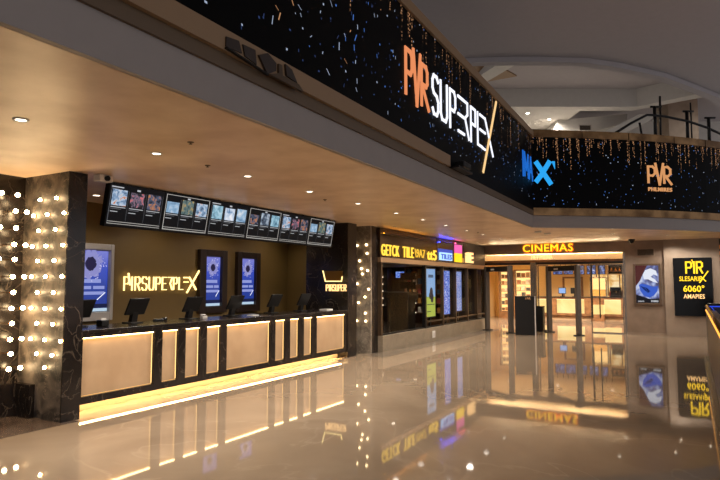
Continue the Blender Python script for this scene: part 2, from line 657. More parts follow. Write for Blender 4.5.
# left side walls, piers, back wall of the box office
struct(B((-8.0, -4, 0), (-7.66, 4.5, 3.1), M_DARK), 'wall_left')
pl = B((-7.66, 2.5, 0), (-7.59, 4.45, 0.42), M_DARK)
pl.box((-7.59, 4.38, 0), (-7.27, 4.45, 0.42), M_DARK)
struct(pl, 'baseboard_left')
w = B((-8.0, 4.45, 0), (-6.72, 4.56, 3.1), M_GREYM)
w.box((-8.0, 4.56, 0), (-6.72, 4.70, 3.1), M_DARK)
w.box((-6.735, 4.449, 0), (-6.718, 4.70, 3.1), M_DARK)
struct(w, 'wall_pier_near')
struct(B((-9.3, 4.7, 0), (-9.0, 12.05, 3.1), M_GOLDW), 'wall_back')
struct(B((-9.3, 4.5, 0), (-8.0, 4.70, 3.1), M_BROWN), 'wall_return_near')
struct(B((-9.3, 12.05, 0), (-8.05, 12.2, 3.1), M_GOLDW), 'wall_return_far')
struct(B((-8.05, 11.52, 0), (-6.88, 11.93, 3.1), M_DARK), 'wall_pier_middle')
struct(B((-8.05, 11.93, 0), (-7.9, 12.2, 3.1), M_DARK), 'wall_return_link')
w = B((-7.7, 12.4, 0), (-6.76, 12.46, 3.1), marble('lightened_speckled_marble', (104, 94, 82), (150, 138, 122), (225, 212, 190), 0.35, 5.0, 0.01, 0.13))  # marble made paler to stand in for light missing on this pier
w.box((-7.7, 12.46, 0), (-6.755, 12.76, 3.1), M_DARK)
struct(w, 'wall_pier_far')

# far wall with the cinema entrance
struct(B((-7.05, 21.3, 0), (-6.86, 21.55, 3.1), M_TAUPE), 'wall_far_left')
struct(B((-6.86, 21.3, 2.75), (-1.9, 21.55, 3.1), M_TAUPE), 'wall_far_header')
struct(B((-1.9, 21.3, 0), (-0.74, 21.55, 3.1), M_TAUPE), 'wall_far')
struct(B((-0.74, 21.2, 0), (0.80, 21.55, 3.1), M_TAUPE2), 'wall_far_right')
struct(B((-1.9, 21.28, 0), (-0.745, 21.3, 0.07), M_TAUPE2), 'baseboard_far')
struct(B((0.80, 24.0, 0), (6, 24.2, 3.6), M_BROWN), 'wall_beyond')

# ================================================================== CEILING LIGHTS
def downlight(x, y, z, label, group, r=0.05, power=LAMP, size=1.0, cool=False, spot=True, deg=150):
    t = thing('ceiling_downlight', label, 'ceiling light', (x, y, z), 0, group)
    MB().lathe([(r * 0.8, -0.004), (r * 1.25, -0.012), (r * 1.3, 0.0)], M_WHITE, 20).build('trim_ring', t, False)
    MB().lathe([(0.00001, -0.006), (r * 0.85, -0.006)], E_LAMPC if cool else E_LAMP, 20).build('lamp_disc', t, False)
    if spot:
        l = bpy.data.lights.new('downlight_lamp', 'SPOT')
        l.energy = power
        l.color = LAMP_COL
        l.spot_size = radians(deg)
        l.spot_blend = 0.6
        l.shadow_soft_size = 0.08
        o = bpy.data.objects.new('downlight_lamp', l)
        COL.objects.link(o)
        o.parent = t
        o.location = (0, 0, -0.03)
    return t


ROW = [2.81, 4.29, 5.81, 7.27, 8.8, 10.39, 11.78, 13.23, 14.82, 16.29, 18.2]
for i, y in enumerate(ROW):
    downlight(-4.95 - 0.017 * (y - 2.8), y, 3.1, 'round recessed ceiling downlight, %s of the long row, starting near the bulb pier' % ORD[i],
              'downlights in the long ceiling row')
for (x, y, s) in [(-1.9, 17.9, 'front one of the pair between the cinema sign and the poster'), (-1.93, 20.1, 'rear one of the pair above the entrance corner'),
                  (-0.55, 19.1, 'square front one above the framed car poster'), (-0.44, 20.6, 'rear one above the wall right of the poster'),
                  (0.32, 20.3, 'above the black sign board with yellow letters')]:
    downlight(x, y, 3.1, 'small recessed ceiling downlight, ' + s, 'downlights by the far right wall', 0.045, LAMP * 0.4)
for (x, y, s) in [(-6.35, 12.9, 'nearer one'), (-6.35, 14.4, 'second one'), (-6.4, 18.3, 'third one'), (-6.4, 19.6, 'last one')]:
    downlight(x, y, 3.1, 'tiny ceiling spotlight above the glowing shop sign, ' + s + ' from the sparkling pier', 'spotlights above the shop sign', 0.03, LAMP * 0.12)
for (x, y, s) in [(-3.55, 16.0, 'nearer'), (-3.45, 16.7, 'farther')]:
    t = tag(B((x - 0.08, y - 0.06, 3.06), (x + 0.08, y + 0.06, 3.1), M_WHITE).build('ceiling_sensor'),
            'small white square sensor on the ceiling in front of the yellow sign, %s of two' % s, 'sensor', 'ceiling sensors')
for i, y in enumerate((5.9, 7.6, 9.3, 11.0)):  # added lamps, hidden by the screens, to brighten the ochre back wall
    downlight(-8.2, y, 3.1, 'added unseen light behind the hanging screens, %s along the staff side' % ORD[i], 'added staff side lights', 0.06, 32)
# small dark fittings in the ceiling
for (x, y, s) in [(-4.96, 5.04, 'between two lights of the long row'), (-5.3, 8.12, 'just before the marble pier'),
                  (-4.28, 4.11, 'near the grey ceiling edge'), (-5.07, 15.5, 'above the pink and yellow shop sign')]:
    t = thing('ceiling_sprinkler', 'small dark sprinkler head in the plaster ceiling ' + s, 'sprinkler', (x, y, 3.1), 0, 'sprinkler heads')
    MB().lathe([(0.035, 0.0), (0.03, -0.007), (0.01, -0.01), (0.008, -0.018), (0.018, -0.02), (0.018, -0.024)], M_LIPD, 12).build('head', t, False)
t = thing('ceiling_camera', 'black dome security camera on the ceiling above the entrance right corner', 'camera', (-1.6, 20.4, 3.1))
MB().lathe([(0.1, 0), (0.1, -0.04), (0.085, -0.06)], M_BLACK, 16).build('base', t, False)
MB().lathe([(0.075, -0.06), (0.06, -0.1), (0.03, -0.125), (0.0001, -0.13)], M_BLACKG, 16).build('dome', t, False)
t = thing('ceiling_projector', 'white boxy projector unit on the ceiling behind the bulb pier', 'projector', (-6.6, 4.84, 3.1))
bevel(B((-0.07, -0.1, -0.09), (0.07, 0.1, 0.0), M_WHITE).build('housing', t), 0.015)
MB().lathe([(0.035, 0.0), (0.035, 0.03)], M_BLACK, 12, (0.07, 0, -0.05), 'x').build('lens', t, False)

# ================================================================== BULB WALLS
def bulb_pier(x, y, z, label, group, r=0.021, m=E_BULB):
    t = thing('globe_bulb', label, 'light bulb', (x, y, z), 0, group)
    MB().sphere((0, -0.035, 0), r, m, 12, 8).build('glass_globe', t, False)
    MB().lathe([(0.018, -0.012), (0.02, 0.0)], M_BRASS, 10, axis='y').build('socket', t, False)


zA = [2.77, 2.37, 1.98, 1.58, 1.19, 0.81]
zB = [2.57, 2.17, 1.78, 1.38, 0.99, 0.65]
rows = sorted([(z, 'A') for z in zA] + [(z, 'B') for z in zB], reverse=True)
for i, (z, k) in enumerate(rows):
    xs = (-7.27, -6.92) if k == 'A' else (-7.40, -7.10, -6.755)
    if z < 0.9:
        xs = xs if k == 'A' else xs[1:2]
    dx = 0.1 * (1 - min(z, 2.0) / 2.0)
    for j, x in enumerate(xs):
        nm = ('left', 'middle', 'right')[j + 3 - len(xs)] if k == 'A' or len(xs) > 1 else 'single'
        bulb_pier(x + (dx if nm != 'right' else dx * 0.5), 4.45, z,
                  'glowing globe bulb on the grey marble pier, %s row from the top, %s one' % (ORD[i], nm), 'bulbs on the grey marble pier')
for i, (z, k) in enumerate([(2.83, 'A'), (2.62, 'B'), (2.4, 'A'), (2.19, 'B'), (2.0, 'A'), (1.78, 'B'), (1.58, 'A'), (1.38, 'B'), (1.19, 'A'), (0.99, 'B'), (0.81, 'A'), (0.62, 'B')]):
    for j, y in enumerate((4.25, 4.05) if k == 'A' else (4.38, 4.235)):
        t = thing('stem_bulb', 'globe bulb on a brass stem, left wall, %s row from the top, %s the corner' % (ORD[i], ('nearer', 'off')[j]),
                  'light bulb', (-7.66, y, z), 0, 'bulbs on brass stems on the left wall')
        MB().lathe([(0.008, 0), (0.008, 0.12), (0.018, 0.125), (0.018, 0.145)], M_BRASS, 8, axis='x').build('stem', t, False)
        MB().sphere((0.175, 0, 0), 0.027, E_BULB, 12, 8).build('glass_globe', t, False)
P2 = [(-7.12, 2.62), (-6.86, 2.63), (-7.05, 2.24), (-6.84, 2.42), (-6.97, 1.92), (-7.12, 1.68), (-6.80, 1.55), (-6.9, 1.36), (-7.08, 1.22),
      (-6.89, 0.97), (-7.13, 0.78), (-6.88, 0.78), (-7.0, 2.05), (-6.83, 2.0)]
P2.sort(key=lambda p: -p[1])
for i, (x, z) in enumerate(P2):
    bulb_pier(x, 12.4, z, 'small sparkling bulb on the speckled pier by the shop, number %s from the ceiling down'
              % ['one', 'two', 'three', 'four', 'five', 'six', 'seven', 'eight', 'nine', 'ten', 'eleven', 'twelve', 'thirteen', 'fourteen'][i],
              'bulbs on the speckled pier', 0.028, E_BULB2)

# ================================================================== SERVICE COUNTER
t = thing('service_counter', 'long dark marble ticket counter with backlit beige panels and glowing base', 'counter', (-6.9, 4.805, 0), 90)
# local x runs along the counter (world +Y), -y faces the hall (world +X), z up
LEN = 6.70
PAN = [(0.035, 1.2), (1.35, 1.66), (1.81, 2.12), (2.27, 2.59), (2.74, 3.92), (4.07, 4.38), (4.54, 4.84), (5.01, 5.31), (5.48, 6.63)]
b = MB()
b.box((-0.1, 0.0, 0.13), (0.0, 0.12, 1.04), M_DARK)
b.box((0, 0.07, 0.15), (LEN, 0.12, 1.04), M_DARK)
b.box((0, 0, 0.13), (LEN, 0.03, 0.225), M_DARK).box((0, 0.03, 0.16), (LEN, 0.07, 0.225), M_DARK)
b.box((0, 0, 0.985), (LEN, 0.07, 1.04), M_DARK)
xs = [0] + [v for p in PAN for v in p] + [LEN]
for i in range(0, len(xs), 2):
    b.box((xs[i], 0, 0.225), (xs[i + 1], 0.07, 0.985), M_DARK)
b.box((0, 0.12, 0.15), (LEN, 0.7, 0.17), M_DARK)
b.box((0, 0.66, 0.17), (LEN, 0.7, 1.04), M_BROWN)
b.build('counter_body', t)
bevel(B((-0.1, -0.012, 1.04), (LEN, 0.78, 1.085), M_DARK).build('countertop', t), 0.006)
for a, c in PAN:
    p = B((a, 0.055, 0.225), (c, 0.07, 0.985), M_PANEL).build('backlit_panel', t)
    s = MB().box((a + 0.005, 0.02, 0.974), (c - 0.005, 0.05, 0.984), E_WARM)
    s.box((a + 0.002, 0.045, 0.24), (a + 0.007, 0.053, 0.965), E_WARMLO)
    s.box((c - 0.007, 0.045, 0.24), (c - 0.002, 0.053, 0.965), emit('warm_strip_side', (255, 205, 130), 2.2))
    s.box((a + 0.005, 0.045, 0.226), (c - 0.005, 0.053, 0.231), E_WARMLO)
    s.build('light_strip', p)
k = B((-0.1, 0.25, 0.0), (LEN, 0.3, 0.148), mat('toe_kick_cream', (160, 142, 120), 0.5)).build('toe_kick', t)
B((-0.08, 0.11, 0.137), (LEN - 0.05, 0.16, 0.149), E_TOE).build('light_strip', k)


def pos(y, label, x=-7.45):
    t = thing('ticket_terminal', label, 'ticket terminal', (x, y, 1.085), 90, 'ticket terminals on the counter')
    bevel(B((-0.11, -0.1, 0), (0.11, 0.12, 0.022), M_BLACK).build('base', t), 0.006)
    MB().prism([(-0.05, -0.03, 0.02), (-0.05, 0.05, 0.02), (-0.05, -0.015, 0.24), (-0.05, -0.07, 0.22)], (0.1, 0, 0), M_BLACK).build('stand', t)
    # monitor leans its top towards the hall; its face looks up at the staff side (+y local)
    a = radians(28)
    s = MB()
    cz, cy = 0.265, -0.075
    q = []
    for (hh, dd) in ((-0.14, 0.0), (0.14, 0.0), (0.14, -0.03), (-0.14, -0.03)):
        q.append((-0.18, cy - hh * sin(a) + dd * cos(a), cz + hh * cos(a) + dd * sin(a)))
    bevel(s.prism(q, (0.36, 0, 0), M_BLACK).build('monitor', t), 0.008)
    g = [(-0.165, cy + 0.125 * sin(a) + 0.001, cz - 0.125 * cos(a)), (0.165, cy + 0.125 * sin(a) + 0.001, cz - 0.125 * cos(a)),
         (0.165, cy - 0.125 * sin(a) + 0.001, cz + 0.125 * cos(a)), (-0.165, cy - 0.125 * sin(a) + 0.001, cz + 0.125 * cos(a))]
    MB().prism(g, (0, 0.003, 0.002), M_BLACKG).build('touch_screen', t)
    return t


for y, s in [(5.12, 'half hidden behind the bulb pier'), (6.06, 'first one fully clear of the bulb pier'),
             (7.2, 'in front of the middle dark framed screen'), (8.26, 'in front of the right hand dark framed screen'),
             (9.44, 'second from the far end of the counter'), (10.46, 'last before the far marble pier')]:
    pos(y, 'black tilted ticket terminal on the counter, ' + s)

t = thing('barcode_scanner', 'black barcode scanner lying on the counter right of the first terminal', 'scanner', (-7.5, 6.62, 1.085), 70)
bevel(B((-0.1, -0.035, 0), (0.06, 0.035, 0.04), M_BLACK).build('handle_body', t), 0.012)
bevel(B((0.055, -0.05, 0.005), (0.11, 0.05, 0.06), M_BLACKG).build('scan_head', t), 0.012)
t = thing('card_reader', 'small grey card reader on the counter beside the middle terminal', 'card reader', (-7.4, 7.5, 1.085), 80)
bevel(MB().prism([(-0.05, -0.04, 0), (-0.05, 0.04, 0), (-0.05, 0.04, 0.075), (-0.05, -0.04, 0.04)], (0.1, 0, 0), M_GREYF).build('body', t), 0.005)
MB().prism([(-0.04, -0.03, 0.047), (-0.04, 0.0, 0.058), (-0.04, 0.0, 0.062), (-0.04, -0.03, 0.051)], (0.08, 0, 0), M_BLACKG).build('keypad', t)
t = thing('receipt_printer', 'small dark receipt printer on the counter near the bulb pier', 'printer', (-7.3, 5.42, 1.085), 90)
bevel(B((-0.06, -0.07, 0), (0.06, 0.07, 0.09), M_BLACK).build('body', t), 0.015)
B((-0.04, -0.02, 0.09), (0.04, -0.015, 0.12), M_WHITE).build('paper_slip', t)
t = tag(B((-7.3, 8.52, 1.085), (-7.16, 8.7, 1.1), M_WHITE).build('leaflet_stack'), 'short pile of pale leaflets beside the fourth terminal', 'leaflets')
t = tag(B((-7.3, 10.98, 1.085), (-7.1, 11.22, 1.115), M_WHITE).build('paper_tray'), 'white paper tray at the far end of the counter', 'tray')

# ------------------------------------------------------------------ menu boards
YS = [5.15, 6.12, 7.085, 8.05, 9.015, 9.98, 10.95]
mk = 0
for i in range(6):
    wd = YS[i + 1] - YS[i]
    t = thing('menu_board', 'hanging film schedule screen above the counter, %s from the bulb pier' % ORD[i] + (' with a white outline' if i % 2 else ''), 'screen',
              (-6.87, YS[i], 3.085), 90, 'film schedule screens above the counter')
    lean = radians(10.5)
    rot = Matrix.Rotation(-lean, 4, 'X')
    H = 0.585
    c = B((0.0, 0.0, -H - 0.03), (wd - 0.004, 0.09, 0.0), M_BLACK).build('housing', t)
    c.rotation_euler = (lean, 0, 0)
    for hx in (0.2, wd - 0.25):
        B((hx, 0.02, -0.03), (hx + 0.04, 0.06, 0.014), M_BLACK).build('ceiling_bracket', t)
    s = MB()
    s.quad(0.012, wd - 0.012, -H, -0.02, -0.004, E_SCR)
    e = 0.03
    if i % 2:
        s.frame(e, wd - e, -H + 0.01, -0.03, 0.008, -0.008, -0.004, E_LINE)
    else:
        s.quad(e, e + 0.2, -0.06, -0.045, -0.006, E_TXT)
        s.quad(e, e + 0.12, -0.085, -0.075, -0.006, E_TXTD)
        s.quad(e, e + 0.008, -H + 0.02, -0.1, -0.006, E_TXTD)
    s.quad(wd * 0.5 - 0.03, wd * 0.5 + 0.03, -0.075, -0.05, -0.006, E_TXT)
    for zz in (-H + 0.015, -H + 0.045):
        s.quad(e, wd - e, zz, zz + 0.008, -0.006, E_LINE)
    cw = (wd - 2 * e) / 3
    for j in range(3):
        x0 = e + cw * j + 0.025
        x1 = e + cw * (j + 1) - 0.035
        zt = -0.10 if (i + j) % 2 else -0.085
        if i % 2 and j == 0:
            zt = -0.14
        s.quad(x0, x1, -0.31, zt, -0.006, POST[(mk * 3 + i) % 8])
        mk += 1
        s.quad(x0, x1, -0.337, -0.327, -0.006, E_TXT)
        s.quad(x0, x0 + (x1 - x0) * 0.7, -0.36, -0.352, -0.006, E_TXTD)
        s.quad(x0, x0 + (x1 - x0) * 0.5, -0.40, -0.39, -0.006, E_TXT)
        s.quad(x1 + 0.025, x1 + 0.029, -H + 0.07, -0.09, -0.006, E_TXTD)
    o = s.build('display_face', t)
    o.rotation_euler = (lean, 0, 0)

# ------------------------------------------------------------------ neon sign and digital posters on the ochre wall
t = thing('neon_wall_sign', 'glowing warm white lettering with a long slash on the ochre wall', 'sign', (-9.0, 7.06, 1.57), 90)
n = MB()
G = 0.42
word(n, [('P', .8, G), ('I', .25, G), ('R', .8, G), ('S', .85, G), ('U', .85, G), ('P', .8, G), ('E', .75, G), ('r', .75, G * .7), ('P', .7, G), ('L', .75, G)],
     0.0, 1.40, 0.0, 0.24, 0.016, -0.07, -0.04, E_NEON)
n.stroke([(0.09, 0.30), (0.13, 0.10)], 0.022, -0.07, -0.04, E_NEON)
n.stroke([(1.44, .24), (1.55, .24)], 0.026, -0.07, -0.04, E_NEON)
n.stroke([(1.44, .15), (1.54, .15)], 0.022, -0.07, -0.04, E_NEON)
n.stroke([(1.58, .24), (1.76, 0.0)], 0.028, -0.07, -0.04, E_NEON)
n.build('letters', t)
s = MB().stroke([(1.52, -0.06), (1.84, 0.38)], 0.024, -0.072, -0.04, E_NEON)
s.build('slash', t)
bk = MB()
for k in range(12):
    bk.box((0.05 + k * 0.14, -0.04, 0.10), (0.065 + k * 0.14, 0, 0.115), M_BRASS)
bk.build('standoff_pins', t)


def dposter(y0, y1, z0, z1, sy0, sy1, sz0, sz1, label, fm, rounded):
    wd = y1 - y0
    t = thing('digital_poster', label, 'screen', (-9.0, y0, z0), 90, 'digital posters on the ochre wall')
    H = z1 - z0
    a0, a1, c0, c1 = sy0 - y0, sy1 - y0, sz0 - z0, sz1 - z0
    f = MB()
    f.box((0, -0.1, 0), (a0, 0, H), fm).box((a1, -0.1, 0), (wd, 0, H), fm)
    f.box((a0, -0.1, 0), (a1, 0, c0), fm).box((a0, -0.1, c1), (a1, 0, H), fm)
    f.box((a0, -0.03, c0), (a1, 0, c1), M_BLACK)
    bevel(f.build('frame', t), 0.03 if rounded else 0.008, 3)
    iw, ih = a1 - a0, c1 - c0
    key = label[:14]
    g = gradient('poster_gradient' + str(round(y0, 1)), [(0.0, (40, 62, 150)), (0.3, (60, 80, 190)), (0.55, (120, 126, 208)), (0.78, (128, 108, 172)), (1.0, (104, 78, 122))], 0.95, c0, c1)
    q = MB().quad(a0 + 0.01, a1 - 0.01, c0 + 0.01, c1 - 0.01, -0.035, g)
    cx, cz = a0 + iw * 0.52, c0 + ih * 0.78

    def blob(r, m, y, k, amp):
        rr = random.Random(k)
        pts = [(cx + r * iw * (1 + rr.uniform(-amp, amp)) * cos(u), y, cz + r * iw * 1.15 * (1 + rr.uniform(-amp, amp)) * sin(u)) for u in [2 * pi * j / 36 for j in range(36)]]
        q.poly(pts, [list(range(36))], m)
    blob(0.3, emit('poster_burst', (146, 146, 208), 0.9), -0.037, 1, 0.3)
    blob(0.14, emit('poster_head', (44, 38, 74), 0.8), -0.039, 2, 0.1)
    rr = random.Random(int(y0 * 100))
    for _ in range(46):
        a_, d_ = rr.uniform(0, 2 * pi), rr.uniform(0.2, 0.42)
        px, pz, ps = cx + d_ * iw * cos(a_), cz + d_ * iw * 1.2 * sin(a_), rr.uniform(0.006, 0.02)
        if a0 + 0.02 < px < a1 - 0.04 and pz < c1 - 0.04:
            q.quad(px, px + ps, pz, pz + ps * 0.8, -0.0395, emit('poster_spray', (205, 205, 245), 0.95))
    for (u0, u1, v0, v1) in ((0.12, 0.8, 0.47, 0.53), (0.12, 0.55, 0.37, 0.42), (0.6, 0.9, 0.37, 0.42), (0.12, 0.9, 0.28, 0.33)):
        q.quad(a0 + iw * u0, a0 + iw * u1, c0 + ih * v0, c0 + ih * v1, -0.038, emit('poster_text', (150, 160, 225), 0.9))
    q.stroke([(a0 + iw * 0.72, c0 + ih * 0.2), (a0 + iw * 0.92, c0 + ih * 0.31)], 0.012, -0.0385, -0.036, E_WHITE)
    q.quad(a0 + 0.01, a1 - 0.01, c0 + 0.01, c0 + ih * 0.06, -0.038, emit('poster_foot', (190, 215, 235), 0.9))
    q.quad(a0 + 0.01, a1 - 0.01, c0 + ih * 0.065, c0 + ih * 0.13, -0.038, emit('poster_foot_band', (28, 34, 70), 0.9))
    q.build('display_face', t, False)


dposter(5.95, 6.81, 1.05, 2.38, 6.0, 6.74, 1.2, 2.27, 'wide glowing purple poster screen in a pale rounded frame beside the bulb pier', M_GREYF, True)
dposter(8.90, 9.72, 1.06, 2.41, 9.08, 9.56, 1.2, 2.27, 'tall blue poster screen in a wide dark frame, nearer of the dark framed pair', M_BROWN, False)
dposter(10.06, 10.86, 1.04, 2.41, 10.21, 10.70, 1.2, 2.27, 'tall blue poster screen in a wide dark frame, farther of the dark framed pair', M_BROWN, False)

# gold plaque on the middle pier
t = thing('gold_wall_plaque', 'gold metal plaque with glowing cut lettering on the dark marble pier', 'sign', (-7.56, 11.52, 1.5), 0)
B((0.08, -0.03, 0.26), (0.55, 0, 0.48), mat('plaque_gold', (120, 84, 30), 0.35, 0.7)).build('plate', t)
n = MB().stroke([(0.02, 0.48), (0.09, 0.24), (0.53, 0.24), (0.55, 0.34)], 0.022, -0.045, -0.03, E_NEON)
n.build('light_edge', t)
word(MB(), [('P', .6, .25), ('I', .3, .2), ('R', .6, .25), ('S', .6, .25), ('U', .6, .25), ('P', .6, .25), ('E', .6, .25), ('R', .6, .25)], 0.1, 0.64, 0.02, 0.16, 0.016, -0.03, -0.0, E_OCREAM).build('letters', t)
bevel(tag(B((-6.88, 11.70, 1.2), (-6.862, 11.75, 1.42), M_STEEL).build('wall_switch'), 'slim steel switch plate on the edge of the dark marble pier', 'switch'), 0.004)

# ================================================================== LED FASCIA
ANG = math.degrees(atan2(14.86 + 4, S(14.86) - S(-4)))
OX = S(-4) + 0.03


def specks(mb, L0, L1, z0, z1, n, ng, seed, y=-0.004, avoid=None):
    r = random.Random(seed)
    for _ in range(n):
        x = r.uniform(L0, L1)
        z = z0 + (z1 - z0) * r.random() ** 1.2
        w_, h_ = r.choice([(0.012, 0.012), (0.012, 0.03), (0.018, 0.018), (0.022, 0.022), (0.01, 0.045), (0.03, 0.018)])
        m = E_SPECK[r.choice([0, 0, 1, 2, 2, 2])]
        sl = r.uniform(-0.4, 0.4) * h_
        mb.poly([(x, y, z), (x + w_, y, z), (x + w_ + sl, y, z + h_), (x + sl, y, z + h_)], [(0, 1, 2, 3)], m)
    for _ in range(ng):
        x = r.uniform(L0, L1)
        ln = r.choice([0.12, 0.2, 0.3, 0.45, 0.6, 0.75]) * r.uniform(0.7, 1.1)
        z = z1 - 0.01
        wv = r.choice([0.012, 0.016, 0.022])
        while z > z1 - ln:
            h_ = r.uniform(0.012, 0.035)
            if r.random() < 0.8:
                xx = x + r.uniform(-0.012, 0.012)
                mb.quad(xx, xx + wv, z - h_, z, y - 0.0005, E_SPECK[3] if r.random() < 0.65 else E_SPECK[4])
            z -= h_ + r.uniform(0.008, 0.03)
    return mb


ZB, ZT = 3.535, 5.42
t = thing('led_screen', 'long black LED screen with scattered sparks and large letters above the counter side', 'LED screen', (OX, -4, 0), ANG)
LL = 18.86 - 0.03
B((0, 0.0, ZB), (LL, 0.3, ZT), M_LED).build('cabinet', t)
pp = specks(MB(), 5.5, LL - 0.02, 3.8, ZT, 430, 0, 3)
specks(pp, 10.2, LL - 0.02, 3.8, ZT, 40, 46, 4)
specks(pp, 6, 10.2, 3.9, ZT, 30, 9, 5)
rb = random.Random(21)
for k in range(70):
    x, z = rb.uniform(6.6, 9.6), rb.uniform(3.85, 5.35)
    h_, sl, wv = rb.uniform(0.02, 0.09), rb.uniform(-0.07, 0.05), rb.uniform(0.008, 0.016)
    pp.poly([(x, -0.0055, z), (x + wv, -0.0055, z), (x + wv + sl, -0.0055, z + h_), (x + sl, -0.0055, z + h_)], [(0, 1, 2, 3)], E_SPECK[rb.choice([0, 1, 1, 1, 2, 3])])
pp.build('spark_pattern', t, False)['kind'] = 'stuff'
g = MB()
g.stroke([(10.92, 4.25), (10.92, 4.86), (11.08, 4.86), (11.13, 4.80), (11.13, 4.62), (11.08, 4.55), (10.92, 4.55)], 0.055, -0.02, 0, E_ORANGE)
g.stroke([(11.18, 4.93), (11.30, 4.18), (11.43, 4.93)], 0.055, -0.02, 0, E_ORANGE)
g.stroke([(11.47, 4.24), (11.47, 4.83), (11.64, 4.83), (11.69, 4.76), (11.69, 4.6), (11.64, 4.54), (11.49, 4.54), (11.74, 4.22)], 0.055, -0.02, 0, E_ORANGE)
g.build('orange_letters', t)
g = MB()
g.stroke([(12.13, 4.76), (12.07, 4.82), (11.95, 4.82), (11.90, 4.74), (11.90, 4.62), (11.95, 4.55), (12.07, 4.52), (12.13, 4.44), (12.13, 4.31), (12.07, 4.23), (11.95, 4.23), (11.90, 4.30)], 0.042, -0.02, 0, E_WHITE)
g.stroke([(12.24, 4.82), (12.24, 4.32), (12.30, 4.23), (12.46, 4.23), (12.52, 4.32), (12.52, 4.82)], 0.042, -0.02, 0, E_WHITE)
g.stroke([(12.66, 4.20), (12.66, 4.82), (12.86, 4.82), (12.92, 4.74), (12.92, 4.58), (12.86, 4.5), (12.68, 4.5)], 0.042, -0.02, 0, E_WHITE)
for zz in (4.82, 4.52, 4.23):
    g.stroke([(13.06, zz), (13.36, zz)], 0.042, -0.02, 0, E_WHITE)
g.stroke([(13.2, 4.82), (13.55, 4.82), (13.55, 4.62), (13.42, 4.53), (13.62, 4.2)], 0.04, -0.02, 0, E_WHITE)
g.stroke([(13.74, 4.2), (13.74, 4.82), (14.0, 4.82), (14.0, 4.53), (13.8, 4.53)], 0.04, -0.02, 0, E_WHITE)
g.stroke([(14.14, 4.82), (14.14, 4.23), (14.42, 4.23)], 0.042, -0.02, 0, E_WHITE)
for zz in (4.82, 4.54):
    g.stroke([(14.28, zz), (14.62, zz)], 0.04, -0.02, 0, E_WHITE)
g.stroke([(14.62, 4.82), (15.13, 4.2)], 0.042, -0.02, 0, E_WHITE)
g.stroke([(14.42, 4.22), (14.6, 4.22)], 0.04, -0.02, 0, E_WHITE)
g.build('white_letters', t)
MB().stroke([(14.45, 3.78), (15.42, 5.36)], 0.05, -0.024, 0, emit('led_slash', (250, 205, 140), 1.1)).build('gold_slash', t)
g = MB()
g.stroke([(17.73, 4.26), (17.73, 4.82)], 0.07, -0.02, 0, E_IMAXD)
word(g, [('M', 1, .3), ('A', 1, .2)], 17.90, 18.74, 4.28, 4.82, 0.06, -0.02, 0, E_IMAXD)
g.build('blue_letters', t)

# far, curved screen
FT = off(FINE, 0.03)
t = thing('led_screen', 'black curved LED screen with gold streaks above the cinema entrance', 'LED screen', (0, 0, 0), 0)
cb = ribbon(FINE, -0.27, 0.03, 3.60, ZT, M_LED)
cb.build('cabinet', t)
pp = MB()
sp = []
cum = 0.0
for i in range(len(FT) - 1):
    a, c = Vector(FT[i]), Vector(FT[i + 1])
    d = (c - a)
    L = d.length
    tmp = specks(MB(), 0.0, L, 3.64, ZT, int(42 * L), int(15 * L), 40 + i)
    d.normalize()
    nrm = Vector((d.y, -d.x))
    o0 = len(pp.v)
    for (x, y, z) in tmp.v:
        q = a + d * x + nrm * (-y + 0.002)
        pp.v.append((q.x, q.y, z))
    for f, m_ in zip(tmp.f, tmp.mi):
        pp.f.append([o0 + j for j in f])
        pp.mi.append(pp.m(tmp.mats[m_]))
        pp.sm.append(False)
    sp.append((cum, a, d, nrm))
    cum += L
    if cum > 9:
        break
pp.build('spark_pattern', t, False)['kind'] = 'stuff'
d1 = Vector((1.44, 1.07)).normalized()
a1 = math.degrees(atan2(d1.y, d1.x))
q = MB()
q.stroke([(0.12, 4.74), (0.46, 4.25)], 0.12, -0.02, 0, E_IMAX)
q.stroke([(0.12, 4.30), (0.24, 4.45), (0.44, 4.76)], 0.12, -0.02, 0, E_IMAX)
q.prism([(0.52, -0.02, 4.80), (0.60, -0.02, 4.80), (0.60, -0.02, 4.60)], (0, 0.02, 0), E_IMAX)
o = q.build('blue_letter', t)
o.location = (FT[0][0], FT[0][1], 0)
o.rotation_euler = (0, 0, radians(a1))
d2 = Vector((1.32, 1.14)).normalized()
c2 = Vector((-0.94, 16.83)) + Vector((d2.y, -d2.x)) * 0.06
q = MB()
q.stroke([(0.03, 4.33), (0.03, 4.75), (0.16, 4.75), (0.23, 4.69), (0.23, 4.57), (0.16, 4.51), (0.05, 4.51)], 0.05, -0.03, 0, E_GOLD)
q.stroke([(0.25, 4.83), (0.36, 4.28), (0.48, 4.83)], 0.05, -0.03, 0, E_GOLD)
q.stroke([(0.50, 4.33), (0.50, 4.75), (0.62, 4.75), (0.69, 4.69), (0.69, 4.57), (0.62, 4.51), (0.54, 4.51), (0.71, 4.30)], 0.05, -0.03, 0, E_GOLD)
o = q.build('gold_letters', t)
o.location = (c2.x, c2.y, 0)
o.rotation_euler = (0, 0, atan2(d2.y, d2.x))
o = letters('PHLMIRES', 0.02, 0.72, 4.10, 4.20, 0, 0.03, E_GOLD, 0.012, 0, 1.15).build('small_letters', t)
o.location = (c2.x, c2.y, 0)
o.rotation_euler = (0, 0, atan2(d2.y, d2.x))

